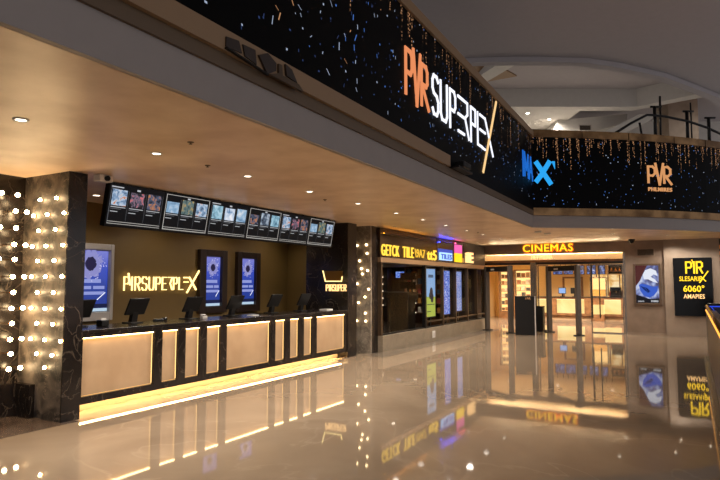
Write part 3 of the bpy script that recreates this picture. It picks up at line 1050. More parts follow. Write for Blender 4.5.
# bronze coping along the top of both screens
struct(ribbon([(S(-4), -4), (S(7.4), 7.4), (S(11.2), 11.2), (-3.42, 14.86)], -0.3, 0.07, ZT, ZT + 0.15, M_LIP), 'trim_5')
for j, (i0, i1) in enumerate([(0, 3), (3, 6), (6, 9), (9, 11), (11, 14), (14, 18), (18, 24)]):
    seg = FINE[i0:i1 + 1]
    a, c = seg[0], seg[-1]
    d = Vector((c[0] - a[0], c[1] - a[1])).normalized() * 0.012
    seg = [(a[0] + d.x, a[1] + d.y)] + seg[1:-1] + [(c[0] - d.x, c[1] - d.y)]
    struct(ribbon(seg, -0.3, 0.07, ZT, ZT + 0.19, M_BRONZE), 'trim_%d' % (6 + j))

# folded service flaps and the little projector on the brown lip
t = thing('service_hatch', 'open service hatch with dark folded flaps set in the brown lip below the LED screen', 'hatch', (S(3.3) + 0.076, 3.34, 3.51), ANG)
x = MB()
M_FLAP = mat('hatch_metal', (92, 76, 60), 0.35, 0.6)
x.prism([(0.0, -0.012, 0.13), (0.15, -0.012, 0.15), (0.19, -0.012, 0.06), (0.0, -0.012, 0.05)], (0, 0.012, 0), M_BROWN)
x.prism([(0.2, -0.012, 0.14), (0.36, -0.012, 0.15), (0.38, -0.012, 0.03), (0.23, -0.012, 0.05)], (0, 0.012, 0), M_BROWN)
x.build('dark_flap', t)
MB().prism([(0.40, -0.02, 0.12), (0.52, -0.02, 0.18), (0.64, -0.02, 0.13), (0.64, -0.02, 0.06), (0.52, -0.02, -0.01)], (0, 0.02, 0), M_BROWN).build('hexagon_flap', t)
x = MB().prism([(0.54, -0.03, -0.005), (0.66, -0.03, 0.045), (0.98, -0.03, 0.04), (1.06, -0.03, -0.01)], (0, 0.03, 0), M_FLAP)
x.prism([(0.68, -0.02, 0.14), (0.73, -0.02, 0.14), (0.74, -0.02, 0.05), (0.68, -0.02, 0.05)], (0, 0.02, 0), M_FLAP)
x.prism([(0.78, -0.02, 0.17), (0.88, -0.02, 0.15), (0.97, -0.02, 0.05), (0.80, -0.02, 0.07)], (0, 0.02, 0), M_BROWN)
x.build('metal_flap', t)
MB().stroke([(0.0, 0.035), (0.4, 0.0), (0.52, -0.015)], 0.012, -0.03, 0, M_BLACK).build('hinge_rail', t)
t = thing('fascia_spotlight', 'black bracketed spotlight on the fascia just under the white letters', 'spotlight', (S(8.95) + 0.1, 8.95, 3.53), ANG)
B((-0.3, -0.08, 0.0), (0.4, 0.05, 0.03), M_BLACK).build('bracket', t)
bevel(B((-0.15, -0.12, 0.03), (0.22, 0.05, 0.13), M_BLACK).build('lamp_body', t), 0.02)
MB().tube([(0.3, 0.02, 0.02), (0.42, 0.0, 0.1), (0.48, 0.0, 0.22)], 0.012, M_BLACK).build('cable', t)

# ================================================================== UPPER ATRIUM
CV = [(-9.0, 15.0), (-5.25, 15.24), (-4.4, 15.64), (-3.6, 16.07), (-2.3, 16.92), (-1.49, 17.83), (-0.4, 19.37), (0.54, 21.3), (1.07, 22.44), (1.6, 24.5), (2.0, 27), (2.2, 31)]
struct(MB().prism([(x, y, 8.0) for x, y in [(-13, -5), (8, -5), (8, 31), (2.2, 31)] + CV[::-1][1:] + [(-13, 15.0)]], (0, 0, 0.25), M_UPPER), 'ceiling_upper')
struct(ribbon(CV[::1], -0.3, -0.02, 7.86, 8.2, M_UPPER), 'trim_20')
cyaw, syaw = cos(radians(29.645)), sin(radians(29.645))


def uv(u, v):
    return (u * cyaw - v * syaw, u * syaw + v * cyaw)


def vbox(mb, u0, u1, v0, v1, z0, z1, material):
    p = [uv(u0, v0), uv(u1, v0), uv(u1, v1), uv(u0, v1)]
    return mb.prism([(x, y, z0) for x, y in p], (0, 0, z1 - z0), material)


struct(vbox(MB(), -12, 26, 12, 33, 9.9, 10.1, M_UPPER), 'ceiling_coffer')
bm_ = vbox(MB(), -10, 11.7, 24.0, 24.6, 9.12, 9.9, M_UPPER2)
bm_.prism([(*uv(11.7, 24.0), 9.12), (*uv(11.7, 24.6), 9.12), (*uv(13.9, 22.6), 9.12), (*uv(13.6, 22.0), 9.12)], (0, 0, 0.78), M_UPPER2)
struct(bm_, 'beam_upper')
bm_ = MB().prism([(*uv(2.3, 22), 9.0), (*uv(4.6, 20.6), 9.85), (*uv(6.2, 22.4), 9.85)], (0, 0, 0.1), M_LIP)
bm_.prism([(*uv(5.0, 20.0), 9.5), (*uv(5.6, 20.2), 9.5), (*uv(4.2, 24), 9.5), (*uv(3.6, 24), 9.5)], (0, 0, 0.4), M_UPPER2)
struct(bm_, 'beam_diagonal')
struct(vbox(MB(), -10, 9.5, 24.6, 28, 9.12, 9.9, M_UPPER2), 'ceiling_rear')
struct(vbox(MB(), -10, 9.5, 27.6, 28, 3.4, 9.12, M_UPPER2), 'wall_rear_left')
struct(vbox(MB(), 9.5, 30, 29, 29.3, 3.4, 10, M_UPPER2), 'wall_rear_right')
struct(MB().prism([(*uv(9.0, 26), 8.15), (*uv(12.2, 26), 9.0), (*uv(12.2, 26), 9.4), (*uv(9.0, 26), 9.12)], (-1.5 * syaw, 1.5 * cyaw, 0), M_UPPER2), 'beam_bulkhead')
struct(MB().prism([(*uv(9.6, 24.8), 7.3), (*uv(12.6, 24.8), 8.75), (*uv(13.0, 24.8), 9.05), (*uv(12.2, 24.8), 9.05), (*uv(9.6, 24.8), 7.75)], (-1.0 * syaw, 1.0 * cyaw, 0), M_UPPER2), 'beam_stair_soffit')
struct(vbox(MB(), 13.55, 14.85, 25, 26, 3.4, 9.9, M_TAUPE2), 'column_upper')
x, y = uv(10.25, 25.98)
t = thing('wall_vent', 'small dark louvred vent on the white bulkhead upstairs', 'vent', (x, y, 8.75), 29.645)
MB().frame(-0.28, 0.28, -0.14, 0.14, 0.03, -0.04, 0, M_GREYF).build('frame', t)
v = B((-0.25, -0.01, -0.11), (0.25, 0.0, 0.11), M_BLACK)
for k in range(5):
    v.box((-0.25, -0.03, -0.095 + k * 0.045), (0.25, -0.012, -0.075 + k * 0.045), M_GATE)
v.build('louvres', t)
for (u, v, z, s) in [(7.35, 24.95, 9.12, 'left one over the white alcove'), (8.6, 25.9, 9.12, 'second one over the white alcove'), (12.35, 25.6, 8.95, 'right one by the railing peak')]:
    x, y = uv(u, v)
    downlight(x, y, z, 'bright recessed light in the upstairs ceiling, ' + s, 'upstairs ceiling lights', 0.09, 600, cool=True, deg=165)

x, y = uv(16.0, 22.5)
downlight(x, y, 9.9, 'added unseen light in the upstairs ceiling brightening the beige column', 'upstairs ceiling lights', 0.09, 350, cool=True, deg=165)  # added lamp out of view, lights the upper column

# balcony railing
RL = [(-1.72, 16.5, 5.60), (-1.25, 16.98, 6.0), (-0.88, 17.36, 6.27), (-0.72, 17.55, 6.29), (-0.4, 17.85, 6.27), (0.1, 18.35, 6.2), (0.55, 18.85, 6.08), (0.9, 19.3, 5.95), (1.2, 19.8, 5.8), (1.5, 20.4, 5.55)]
t = thing('balcony_railing', 'black metal balcony railing with a peaked handrail above the curved screen', 'railing', (0, 0, 0))
MB().tube(RL, 0.035, M_BLACK).build('handrail', t)
for (x, y, zt) in [(-0.70, 17.62, 6.55), (0.07, 18.36, 6.5), (0.6, 18.92, 6.38)]:
    p = MB().tube([(x, y, 5.57), (x, y, zt)], 0.045, M_BLACK)
    p.tube([(x - 0.09, y - 0.09, zt - 0.02), (x + 0.16, y + 0.13, zt + 0.0)], 0.03, M_BLACK)
    p.build('post', t)
MB().tube([(-0.58, 17.72, 5.57), (-0.56, 17.74, 6.85)], 0.028, M_BLACK).build('slim_post', t)
MB().tube([(0.17, 18.46, 5.57), (0.17, 18.46, 6.75)], 0.022, M_BLACK).build('slim_post', t)
MB().tube([(-1.0, 17.3, 5.57), (-1.06, 17.22, 6.05)], 0.03, M_BLACK).build('short_strut', t)

# ================================================================== SHOP ON THE LEFT
struct(B((-6.78, 12.76, 0), (-6.62, 21.25, 0.40), M_SILL), 'sill_shop')
struct(B((-12, 12.76, 0), (-6.78, 21.25, 0.14), mat('shop_floor', (70, 58, 48), 0.2)), 'floor_shop')
struct(B((-12.2, 12.2, 0), (-12, 21.4, 3.1), M_SHOPW), 'wall_shop_back')
struct(B((-12, 12.2, 0), (-7.7, 12.6, 3.1), M_SHOPW), 'wall_shop_near')
struct(B((-12, 21.2, 0), (-7.05, 21.4, 3.1), M_SHOPW), 'wall_shop_far')
struct(B((-12, 12.76, 2.34), (-6.8, 21.2, 2.5), mat('shop_ceiling', (150, 118, 84), 0.5)), 'ceiling_shop')
struct(B((-6.95, 12.76, 2.22), (-6.66, 21.25, 2.34), mat('shop_lip', (168, 136, 102), 0.4, 0.2)), 'trim_30')
for (x, y, pw, s) in [(-7.6, 15.3, 40, 'front one near the window'), (-9.6, 15.6, 10, 'middle one above the kiosk'), (-9.2, 19.4, 60, 'rear one behind the poster screens')]:
    downlight(x, y, 2.34, 'recessed light in the shop ceiling, ' + s, 'shop ceiling lights', 0.07, pw)

t = thing('shop_sign', 'wide bronze shop fascia with glowing yellow letters above the shop front', 'sign', (-6.7, 12.78, 2.34), 90)
B((0, 0, 0), (3.72, 0.12, 0.74), M_SIGNB).build('sign_board', t)
letters('GETCK', 0.06, 1.06, 0.05, 0.34, 0, 0.03, E_SHOPY, 0.0, 0, 1.15).build('letters', t)
letters('TILE', 1.30, 1.98, 0.05, 0.34, 0, 0.03, E_SHOPY, 0.0, 0, 1.15).build('letters', t)
letters('\\9A7', 2.08, 2.80, 0.08, 0.32, 0, 0.02, emit('shop_sign_dim', (235, 185, 60), 1.2), 0.005).build('letters', t)
letters('tt5', 2.95, 3.66, 0.04, 0.34, 0, 0.03, E_SHOPY, 0.01).build('letters', t)
t = thing('lightbox_sign', 'dark blue lightbox with pale blue white lettering panel above the shop front', 'sign', (-6.7, 16.54, 2.34), 90)
B((0, 0, 0), (1.36, 0.12, 0.74), mat('navy_board', (24, 28, 52), 0.25)).build('sign_board', t)
B((0.05, -0.008, 0.28), (1.3, 0.0, 0.42), E_BLUE).build('blue_glow_band', t)
B((0.14, -0.04, 0.07), (1.18, 0, 0.31), E_BLUEW).build('light_panel', t)
letters('TILES', 0.2, 1.12, 0.1, 0.26, -0.04, 0.012, E_BLUE, 0.02).build('letters', t)
t = thing('lightbox_sign', 'small lightbox half pink and half yellow above the shop front', 'sign', (-6.7, 17.93, 2.34), 90)
B((0, 0, 0), (1.0, 0.12, 0.74), M_BLACK).build('sign_board', t)
B((0.09, -0.04, 0.34), (0.72, 0, 0.62), E_PINK).build('pink_panel', t)
B((0.09, -0.04, 0.05), (0.72, 0, 0.34), E_YBOX).build('yellow_panel', t)
B((0.75, -0.03, 0.05), (0.96, 0, 0.2), mat('ochre_tile', (190, 145, 60), 0.4)).build('ochre_tab', t)
t = thing('shop_sign', 'short glowing cream orange letters at the far end of the shop fascia', 'sign', (-6.7, 18.96, 2.34), 90)
B((0, 0, 0), (2.3, 0.12, 0.74), M_BROWN).build('sign_board', t)
letters('ilE', 0.1, 0.85, 0.06, 0.42, 0, 0.05, E_OCREAM, 0.03).build('letters', t)

for (y0, y1, c, st, s) in [(12.9, 15.6, (255, 170, 40), 9.0, 'amber wash strip on the tray above the yellow shop letters'),
                           (16.6, 17.8, (50, 60, 255), 55.0, 'blue wash strip on the tray above the navy lightbox'),
                           (18.0, 18.7, (255, 90, 150), 14.0, 'pink wash strip on the tray above the pink and yellow lightbox')]:
    t = thing('wash_light_strip', s, 'strip light', (-6.695, y0, 2.985 if y0 == 18.0 else 2.93), 90, 'wash strips on the shop fascia')
    B((0, -0.07, 0), (y1 - y0, 0, 0.012), M_BROWN).box((0, -0.07, 0.012), (y1 - y0, -0.062, 0.035), M_BROWN).build('tray', t)
    B((0.02, -0.045, 0.012), (y1 - y0 - 0.02, -0.02, 0.026), emit('wash_%d' % int(y0), c, st)).build('glow_tube', t)

# window frames, panes and poster screens
PX = [15.55, 16.93, 18.05, 19.2, 20.2]
for k, y in enumerate([12.80] + PX + [21.15]):
    wdt = 0.09 if k in (1,) else 0.06
    struct(B((-6.76, y - wdt / 2, 0.40), (-6.66, y + wdt / 2, 2.22), M_BLACK if k == 1 else mat('bronze_post', (92, 74, 56), 0.3, 0.6)), 'window_post_%d' % (k + 1))
allp = [12.80] + PX + [21.15]
for k in range(len(allp) - 1):
    y0, y1 = allp[k] + 0.05, allp[k + 1] - 0.05
    wn = struct(B((-6.72, y0, 0.42), (-6.712, y1, 2.2), M_GLASS), 'window_%d' % (k + 1))
    fr = MB()
    fr.box((-6.75, y0, 0.40), (-6.68, y1, 0.44), M_BLACK).box((-6.75, y0, 2.19), (-6.68, y1, 2.22), M_BLACK)
    if k >= 1:
        fr.box((-6.75, y0, 0.56), (-6.68, y1, 0.60), mat('bronze_post', (92, 74, 56), 0.3, 0.6))
    struct(fr, 'window_frame_%d' % (k + 1))


def shop_screen(y0, y1, z0, z1, label, face):
    t = thing('window_poster_screen', label, 'screen', (-6.80, y0, z0), 90, 'poster screens in the shop window')
    h, wd = z1 - z0, y1 - y0
    B((0, 0.0, 0), (wd, 0.06, h), M_BLACK).build('housing', t)
    B((wd * 0.5 - 0.05, 0.01, 0.14 - z0), (wd * 0.5 + 0.05, 0.05, 0.0), M_BLACK).build('stand_post', t)
    q = MB()
    face(q, wd, h)
    q.build('display_face', t, False)


def f1(q, wd, h):
    m = 0.04
    q.quad(m, wd - m, m, h * 0.42, -0.004, emit('poster_lime', (176, 190, 80), 0.9))
    q.quad(m, wd - m, h * 0.42, h - m, -0.004, emit('poster_sky', (140, 180, 225), 0.9))
    q.quad(wd * 0.25, wd * 0.75, h * 0.80, h * 0.86, -0.006, emit('poster_slate', (80, 100, 130), 0.8))
    for (cx, cz, r) in ((0.55, 0.5, 0.16), (0.62, 0.4, 0.15), (0.42, 0.44, 0.1)):
        q.poly([(wd * cx + r * wd * cos(a), -0.006 - cx * 0.001, h * cz + r * wd * 1.3 * sin(a)) for a in [2 * pi * j / 18 for j in range(18)]], [list(range(18))], emit('poster_ink', (50, 50, 58), 0.7))
    q.quad(wd * 0.12, wd * 0.88, h * 0.26, h * 0.275, -0.006, emit('poster_ink', (50, 50, 58), 0.7))
    q.quad(wd * 0.12, wd * 0.5, h * 0.12, h * 0.135, -0.006, emit('poster_ink', (50, 50, 58), 0.7))


P_BLUE = picture('poster_blue_speckle', [(0.3, (40, 66, 170)), (0.5, (70, 110, 215)), (0.62, (160, 190, 240)), (0.72, (235, 240, 250))], 0.9, 26, 3)
P_BLUE2 = picture('poster_blue_speckle_fine', [(0.3, (50, 74, 160)), (0.5, (95, 130, 210)), (0.62, (190, 205, 235)), (0.72, (240, 240, 245))], 0.85, 34, 9)
shop_screen(15.85, 16.62, 0.66, 2.16, 'tall poster screen with blue sky over a lime green foot in the shop window', f1)
shop_screen(17.15, 17.86, 0.66, 2.14, 'tall speckled blue poster screen in the middle of the shop window', lambda q, w_, h: q.quad(0.05, w_ - 0.05, 0.05, h - 0.05, -0.004, P_BLUE))
shop_screen(18.25, 18.98, 0.72, 2.13, 'tall speckled blue poster screen nearest the cinema entrance', lambda q, w_, h: q.quad(0.06, w_ - 0.06, 0.05, h - 0.05, -0.004, P_BLUE2))

t = thing('wall_socket', 'small white socket plate on the stone base of the shop front', 'socket', (-6.62, 16.0, 0.2), 90)
B((-0.1, -0.015, -0.1), (0.1, 0, 0.1), M_WHITE).build('plate', t)
B((-0.05, -0.022, -0.05), (0.05, -0.015, 0.05), M_GREYF).build('insert', t)

# shop interior
t = thing('kiosk_desk', 'black stepped sales desk standing inside the shop', 'desk', (-8.6, 17.3, 0.14))
B((-0.1, 0, 0), (0.55, 0.6, 1.2), M_BLACK).build('body', t)
B((-0.26, -0.08, 1.02), (0.62, 0.68, 1.26), M_BLACK).build('top', t)
for (z, s) in ((1.62, 'lower'), (1.92, 'upper')):
    t = thing('desk_monitor', 'black monitor above the shop desk, %s of two' % s, 'monitor', (-8.3, 17.8, z), 0, 'monitors behind the shop desk')
    B((-0.26, 0, -0.11), (0.30, 0.04, 0.12), M_BLACK).build('screen', t)
    B((-0.03, 0.04, -0.22) if z < 1.7 else (0.12, 0.06, -0.52), (0.05, 0.055, 0.0) if z < 1.7 else (0.17, 0.08, 0.0), M_BLACK).build('mount', t)
t = thing('wall_tablet', 'small blue lit screen on the shop back wall', 'screen', (-10.15, 21.19, 2.02))
B((-0.25, -0.05, -0.14), (0.3, 0, 0.17), M_BLACK).build('case', t)
MB().quad(-0.22, 0.27, -0.11, 0.14, -0.052, P_BLUE).build('display_face', t, False)
t = thing('shop_shelf_unit', 'dark shop shelving with white glowing shelf edges left of the black desk', 'shelf unit', (-11.25, 20.75, 0.14))
B((-0.05, 0.3, 0), (0.7, 0.4, 2.15), M_BROWN).build('back_panel', t)
for x in (-0.05, 0.65):
    B((x, 0, 0), (x + 0.05, 0.3, 2.15), M_BROWN).build('side_panel', t)
for k in range(5):
    s = B((0, 0, 0.62 + k * 0.28), (0.65, 0.3, 0.65 + k * 0.28), M_BROWN).build('shelf', t)
    B((0.25, -0.02, 0.655 + k * 0.28), (0.5, 0.02, 0.70 + k * 0.28), emit('shelf_edge_light', (255, 235, 205), 2.0)).build('edge_light', s)
t = thing('shop_shelf_unit', 'warm wood shop shelving with small goods right of the black desk', 'shelf unit', (-8.8, 20.75, 0.14))
B((-1.0, 0.3, 0), (0.7, 0.4, 2.15), M_WOOD).build('back_panel', t)
for x in (-1.0, -0.2, 0.65):
    B((x, 0, 0), (x + 0.05, 0.3, 2.15), M_WOOD).build('side_panel', t)
for k in range(5):
    s = B((-0.95, 0, 0.4 + k * 0.36), (0.65, 0.3, 0.43 + k * 0.36), M_WOOD).build('shelf', t)
    B((-0.7, -0.02, 0.405 + k * 0.36), (-0.5, 0.0, 0.435 + k * 0.36), emit('shelf_edge_light', (255, 235, 205), 2.0)).build('edge_light', s)
cols = [(200, 170, 120), (150, 60, 50), (220, 210, 190), (70, 90, 110), (190, 130, 60)]
for k in range(5):
    for j in range(5):
        x = [-9.7, -9.52, -9.25, -8.8, -8.45][j]
        z = 0.14 + 0.43 + k * 0.36
        h = rnd.uniform(0.14, 0.24)
        tag(B((x, 20.8, z + 0.003), (x + 0.14, 20.98, z + h), mat('goods_%d' % ((k * 2 + j) % 5), cols[(k * 2 + j) % 5], 0.4)).build('goods_box'),
            'boxed item in the warm wood shop shelving, %s shelf from below, %s from left' % (ORD[k], ORD[j]), 'box', 'boxed goods in the shop')

# ================================================================== CINEMA ENTRANCE
t = thing('entrance_sign', 'glowing yellow capital letters on the header above the cinema entrance', 'sign', (-5.27, 21.3, 2.82))
letters('CINEMAS', 0, 1.72, 0.0, 0.26, -0.02, 0.05, E_YELLOW, 0.0, 0, 1.1).build('letters', t)
letters('CINEMAS', -0.02, 1.74, -0.02, 0.28, 0.0, 0.02, E_HALO, 0.02, 0, 1.1).build('letter_halo', t)  # orange glow around the letters, made as a larger glowing copy
t = thing('hanging_sign', 'small pale lettering hanging just under the entrance header', 'sign', (-5.0, 21.35, 2.55))
letters('FIEVWIEMA', 0, 0.75, 0.0, 0.15, 0, 0.03, E_OCREAM, 0.01).build('letters', t)
MB().tube([(0, 0, 0.15), (0, 0, 0.2)], 0.008, M_STEEL).tube([(0.75, 0, 0.15), (0.75, 0, 0.2)], 0.008, M_STEEL).build('hanger', t)

tr = MB().box((-6.86, 21.35, 2.36), (-1.9, 21.5, 2.44), mat('dark_transom', (44, 38, 34), 0.3, 0.4))
struct(tr, 'trim_40')
struct(B((-5.04, 21.32, 0), (-4.84, 21.5, 2.44), M_STEEL), 'trim_41')
struct(B((-6.86, 21.28, 0), (-6.80, 21.5, 2.75), M_STEEL), 'trim_42')
struct(B((-1.96, 21.28, 0), (-1.9, 21.5, 2.75), M_STEEL), 'trim_43')
for k, (x0, x1) in enumerate([(-4.8, -4.42), (-3.02, -1.98)]):
    d = struct(MB().frame(x0, x1, 0.0, 2.34, 0.035, 21.38, 21.43, M_STEEL), 'door_%d' % (k + 1))
    struct(B((x0 + 0.035, 21.40, 0.035), (x1 - 0.035, 21.41, 2.305), M_GLASS), 'door_pane_%d' % (k + 1))
for k, x in enumerate((-2.96, -2.72)):
    o = tag(MB().tube([(x, 21.3, 0.5), (x, 21.3, 2.3)], 0.02, M_BLACK).tube([(x, 21.3, 0.6), (x, 21.38, 0.6)], 0.012, M_BLACK).tube([(x, 21.3, 2.2), (x, 21.38, 2.2)], 0.012, M_BLACK).build('door_pull'),
            'tall black pull bar on the glass entrance door, %s one' % ('left', 'right')[k], 'door handle', 'pull bars on the glass door')


def gate(a, b, label):
    d = Vector((b[0] - a[0], b[1] - a[1]))
    L = d.length
    t = thing('metal_detector_gate', label, 'metal detector', (a[0], a[1], 0), math.degrees(atan2(d.y, d.x)), 'walk-through detectors')
    for x in (0, L - 0.12):
        bevel(B((x, -0.09, 0.02), (x + 0.12, 0.09, 2.3), M_GATE).build('side_panel', t), 0.03)
        B((x - 0.02, -0.16, 0), (x + 0.14, 0.16, 0.03), M_BLACK).build('foot', t)
    bevel(B((0.12, -0.08, 2.1), (L - 0.12, 0.08, 2.28), M_BLACK).build('crossbar', t), 0.02)
    B((0.45, -0.09, 2.15), (0.65, -0.08, 2.2), M_GREYF).build('readout', t)


gate((-6.5, 20.72), (-5.32, 19.75), 'grey walk-through metal detector at the left of the entrance')
gate((-4.36, 20.92), (-3.16, 19.92), 'grey walk-through metal detector in the middle of the entrance')
t = thing('notice_podium', 'tall black notice podium with small gold letters beside the left detector', 'podium', (-4.76, 19.3, 0), 13)
bevel(B((-0.32, 0, 0), (0.3, 0.3, 1.27), M_BLACK).build('body', t), 0.01)
B((0.3, -0.01, 0), (0.335, 0.31, 1.27), M_GREYF).build('side_trim', t)
letters('ii PVR', 0.02, 0.18, 1.16, 1.23, 0, 0.006, E_GOLD, 0.01).build('letters', t)
t = thing('bag_check_bin', 'low black bin standing right behind the notice podium', 'bin', (-4.62, 20.9, 0))
B((-0.17, 0, 0), (0.08, 0.3, 0.86), M_BLACK).build('body', t)
B((-0.18, -0.01, 0.86), (0.09, 0.31, 0.89), M_BLACKG).build('lid', t)

# lobby room
struct(B((-9.0, 21.55, 0), (-8.8, 29.8, 2.9), M_CREAM), 'wall_lobby_left')
struct(B((-1.2, 21.55, 0), (-1.0, 29.8, 2.9), M_CREAM), 'wall_lobby_right')
struct(B((-9, 29.6, 0), (-1, 29.8, 2.9), M_CREAM), 'wall_lobby_back')
struct(B((-9, 21.55, 2.75), (-1, 29.8, 2.9), mat('lobby_ceiling', (240, 222, 190), 0.6)), 'ceiling_lobby')
for (x, y, s) in [(-7.3, 23.2, 'front left'), (-5.2, 23.2, 'front middle'), (-3.0, 23.2, 'front right'), (-7.3, 26.5, 'rear left'), (-5.2, 26.5, 'rear middle'), (-3.0, 26.5, 'rear right')]:
    downlight(x, y, 2.75, 'recessed light in the cinema lobby ceiling, %s one' % s, 'lobby ceiling lights', 0.08, 600)

struct(B((-6.8, 21.56, 2.44), (-1.95, 21.80, 2.48), M_WOOD).box((-6.8, 21.56, 2.48), (-1.95, 21.575, 2.53), M_WOOD), 'trim_44')  # ledge and lip added to carry and hide the added strip
t = thing('added_strip_light', 'added warm strip light hidden on the ledge just inside the entrance header', 'strip light', (-4.4, 21.7, 2.48))  # added hidden strip that brightens the lobby ceiling
B((-2.3, -0.03, 0), (2.3, 0.03, 0.03), emit('added_strip_glow', (255, 226, 178), 95.0)).build('glow_tube', t)
for x in (-2.34, 2.30):
    B((x, -0.035, 0), (x + 0.04, 0.035, 0.035), M_WHITE).build('end_cap', t)
t = thing('concession_counter', 'warm wooden snack counter with glowing front panels inside the cinema lobby', 'counter', (-6.6, 28.4, 0))
b = B((0, 0.06, 0.12), (4.75, 0.1, 1.0), M_WOOD)
b.box((0, 0, 0.2), (4.75, 0.06, 0.3), M_WOOD).box((0, 0, 0.95), (4.75, 0.06, 1.02), M_WOOD)
LP = [(0.02, 0.8), (1.08, 1.95), (2.12, 2.3), (3.15, 3.85), (4.0, 4.7)]
ed = [0] + [v for p in LP for v in p] + [4.75]
for i in range(0, len(ed), 2):
    if ed[i + 1] > ed[i] + 0.001:
        b.box((ed[i], 0, 0.3), (ed[i + 1], 0.06, 0.95), M_WOOD)
b.build('counter_body', t)
B((0, -0.03, 1.02), (4.75, 0.6, 1.06), M_BROWN).build('countertop', t)
for a, c in LP:
    p = B((a, 0.045, 0.3), (c, 0.06, 0.95), E_LPANEL).build('glow_panel', t)
    B((a, 0.02, 0.925), (c, 0.045, 0.945), emit('lobby_strip', (255, 232, 170), 1.6)).build('light_strip', p)
B((0, 0.12, 0), (4.75, 0.16, 0.12), M_PANEL).build('toe_kick', t)
t = thing('snack_display_box', 'low glowing display box standing in front of the lobby counter', 'display box', (-3.9, 27.9, 0))
B((0, 0, 0), (0.5, 0.35, 0.3), M_WOOD).build('base', t)
B((0.02, 0.02, 0.3), (0.48, 0.33, 0.72), E_LPANEL).build('glow_panel', t)

for (x, s, kind) in [(-5.3, 'left', 0), (-4.75, 'right', 1)]:
    t = thing('lobby_till', 'dark till screen on the lobby counter, %s of two' % s, 'till', (x, 28.65, 1.06), 0, 'tills on the lobby counter')
    B((-0.1, -0.05, 0), (0.1, 0.1, 0.02), M_BLACK).build('base', t)
    B((-0.03, 0, 0.02), (0.03, 0.05, 0.2), M_BLACK).build('stand', t)
    s_ = B((-0.17, -0.03, 0.14), (0.17, 0.0, 0.42), M_BLACK).build('screen', t)
    if kind == 0:
        MB().quad(-0.15, 0.15, 0.16, 0.40, -0.034, emit('till_blue', (150, 185, 240), 1.0)).build('display_face', s_, False)
t = thing('coffee_machine', 'black coffee machine on the lobby counter by the right door frame', 'coffee machine', (-2.95, 28.5, 1.06))
B((-0.25, 0, 0), (0.2, 0.4, 0.08), M_BLACK).build('base', t)
B((-0.25, 0.2, 0.08), (0.2, 0.4, 0.42), M_BLACK).build('body', t)
B((-0.25, 0.0, 0.3), (0.2, 0.2, 0.45), M_BLACKG).build('head', t)
MB().tube([(0, 0.08, 0.2), (0, 0.08, 0.3)], 0.025, M_STEEL).build('spout', t)
t = thing('popcorn_warmer', 'glass popcorn warmer glowing amber on the lobby counter', 'popcorn machine', (-3.7, 28.5, 1.06))
MB().frame(-0.35, 0.35, 0, 0.9, 0.035, 0, 0.45, M_STEEL).build('frame', t)
B((-0.31, 0.35, 0.04), (0.31, 0.4, 0.86), E_CASE).build('glow_back', t)
B((-0.31, 0.1, 0.04), (0.31, 0.35, 0.34), mat('popcorn', (225, 180, 95), 0.8, noise=(180, 120, 50), bump=1.0, scale=30)).build('popcorn', t)['kind'] = 'stuff'
B((-0.31, 0.01, 0.04), (0.31, 0.018, 0.86), M_GLASS).build('pane', t)
for k in range(8):
    x = -3.25 + k * 0.13
    c = [(150, 60, 40), (200, 160, 70), (90, 110, 60), (220, 200, 170)][k % 4]
    if -3.22 < x < -2.7 and k in (1, 2, 3):
        y = 28.95
    else:
        y = 28.95
    tag(MB().lathe([(0.04, 1.06), (0.042, 1.24), (0.02, 1.30), (0.016, 1.37)], mat('bottle_%d' % (k % 4), c, 0.2), 10, (x, y, 0)).build('syrup_bottle', None, False),
        'coloured syrup bottle at the back of the lobby counter, %s from the left' % ORD[k], 'bottle', 'syrup bottles on the lobby counter')

# lobby back wall fittings
t = thing('lobby_door', 'pale closed door in the lobby back wall behind the tills', 'door', (-5.35, 29.6, 0))
B((-0.1, -0.04, 0), (0.85, 0, 2.0), M_WOOD).build('door_frame', t)
d = B((-0.0, -0.06, 0), (0.75, -0.04, 1.92), mat('pale_door', (232, 200, 140), 0.5)).build('door_leaf', t)
MB().sphere((0.66, -0.09, 1.0), 0.03, M_STEEL, 10, 6).build('knob', d, False)
MS = [(-5.72, -5.28), (-5.24, -4.8), (-4.76, -4.3), (-4.2, -3.8), (-3.72, -3.4)]
for k, (x0, x1) in enumerate(MS):
    t = thing('lobby_menu_screen', 'blue lit menu screen hanging over the lobby counter, %s from the left' % ORD[k], 'screen', (x0, 28.7, 2.1), 0, 'menu screens in the lobby')
    B((0, 0, 0), (x1 - x0, 0.06, 0.42), M_BLACK).build('housing', t)
    MB().quad(0.02, x1 - x0 - 0.02, 0.02, 0.40, -0.004, picture('lobby_menu_%d' % (k % 3), [(0.35, (16, 20, 34)), (0.5, (44, 62, 120)), (0.62, (90, 130, 210)), (0.72, (220, 225, 235))], 0.9, 9, 20 + k)).build('display_face', t, False)
    for hx in (0.08, x1 - x0 - 0.1):
        B((hx, 0.02, 0.42), (hx + 0.02, 0.04, 0.65), M_BLACK).build('hanger', t)
t = thing('wall_shelf', 'pale framed wall shelf with small ornaments high above the coffee machine', 'shelf', (-3.33, 28.75, 2.08))
MB().frame(0, 0.72, 0, 0.5, 0.04, 0, 0.3, mat('pale_frame', (200, 180, 150), 0.5)).build('frame', t)
B((0.04, 0.28, 0.04), (0.68, 0.3, 0.46), M_SHOPW).build('back_panel', t)
B((0.04, 0.02, 0.14), (0.68, 0.28, 0.17), M_WOOD).build('shelf', t)
for hx in (0.05, 0.63):
    B((hx, 0.1, 0.5), (hx + 0.03, 0.14, 0.67), M_BLACK).build('hanger', t)
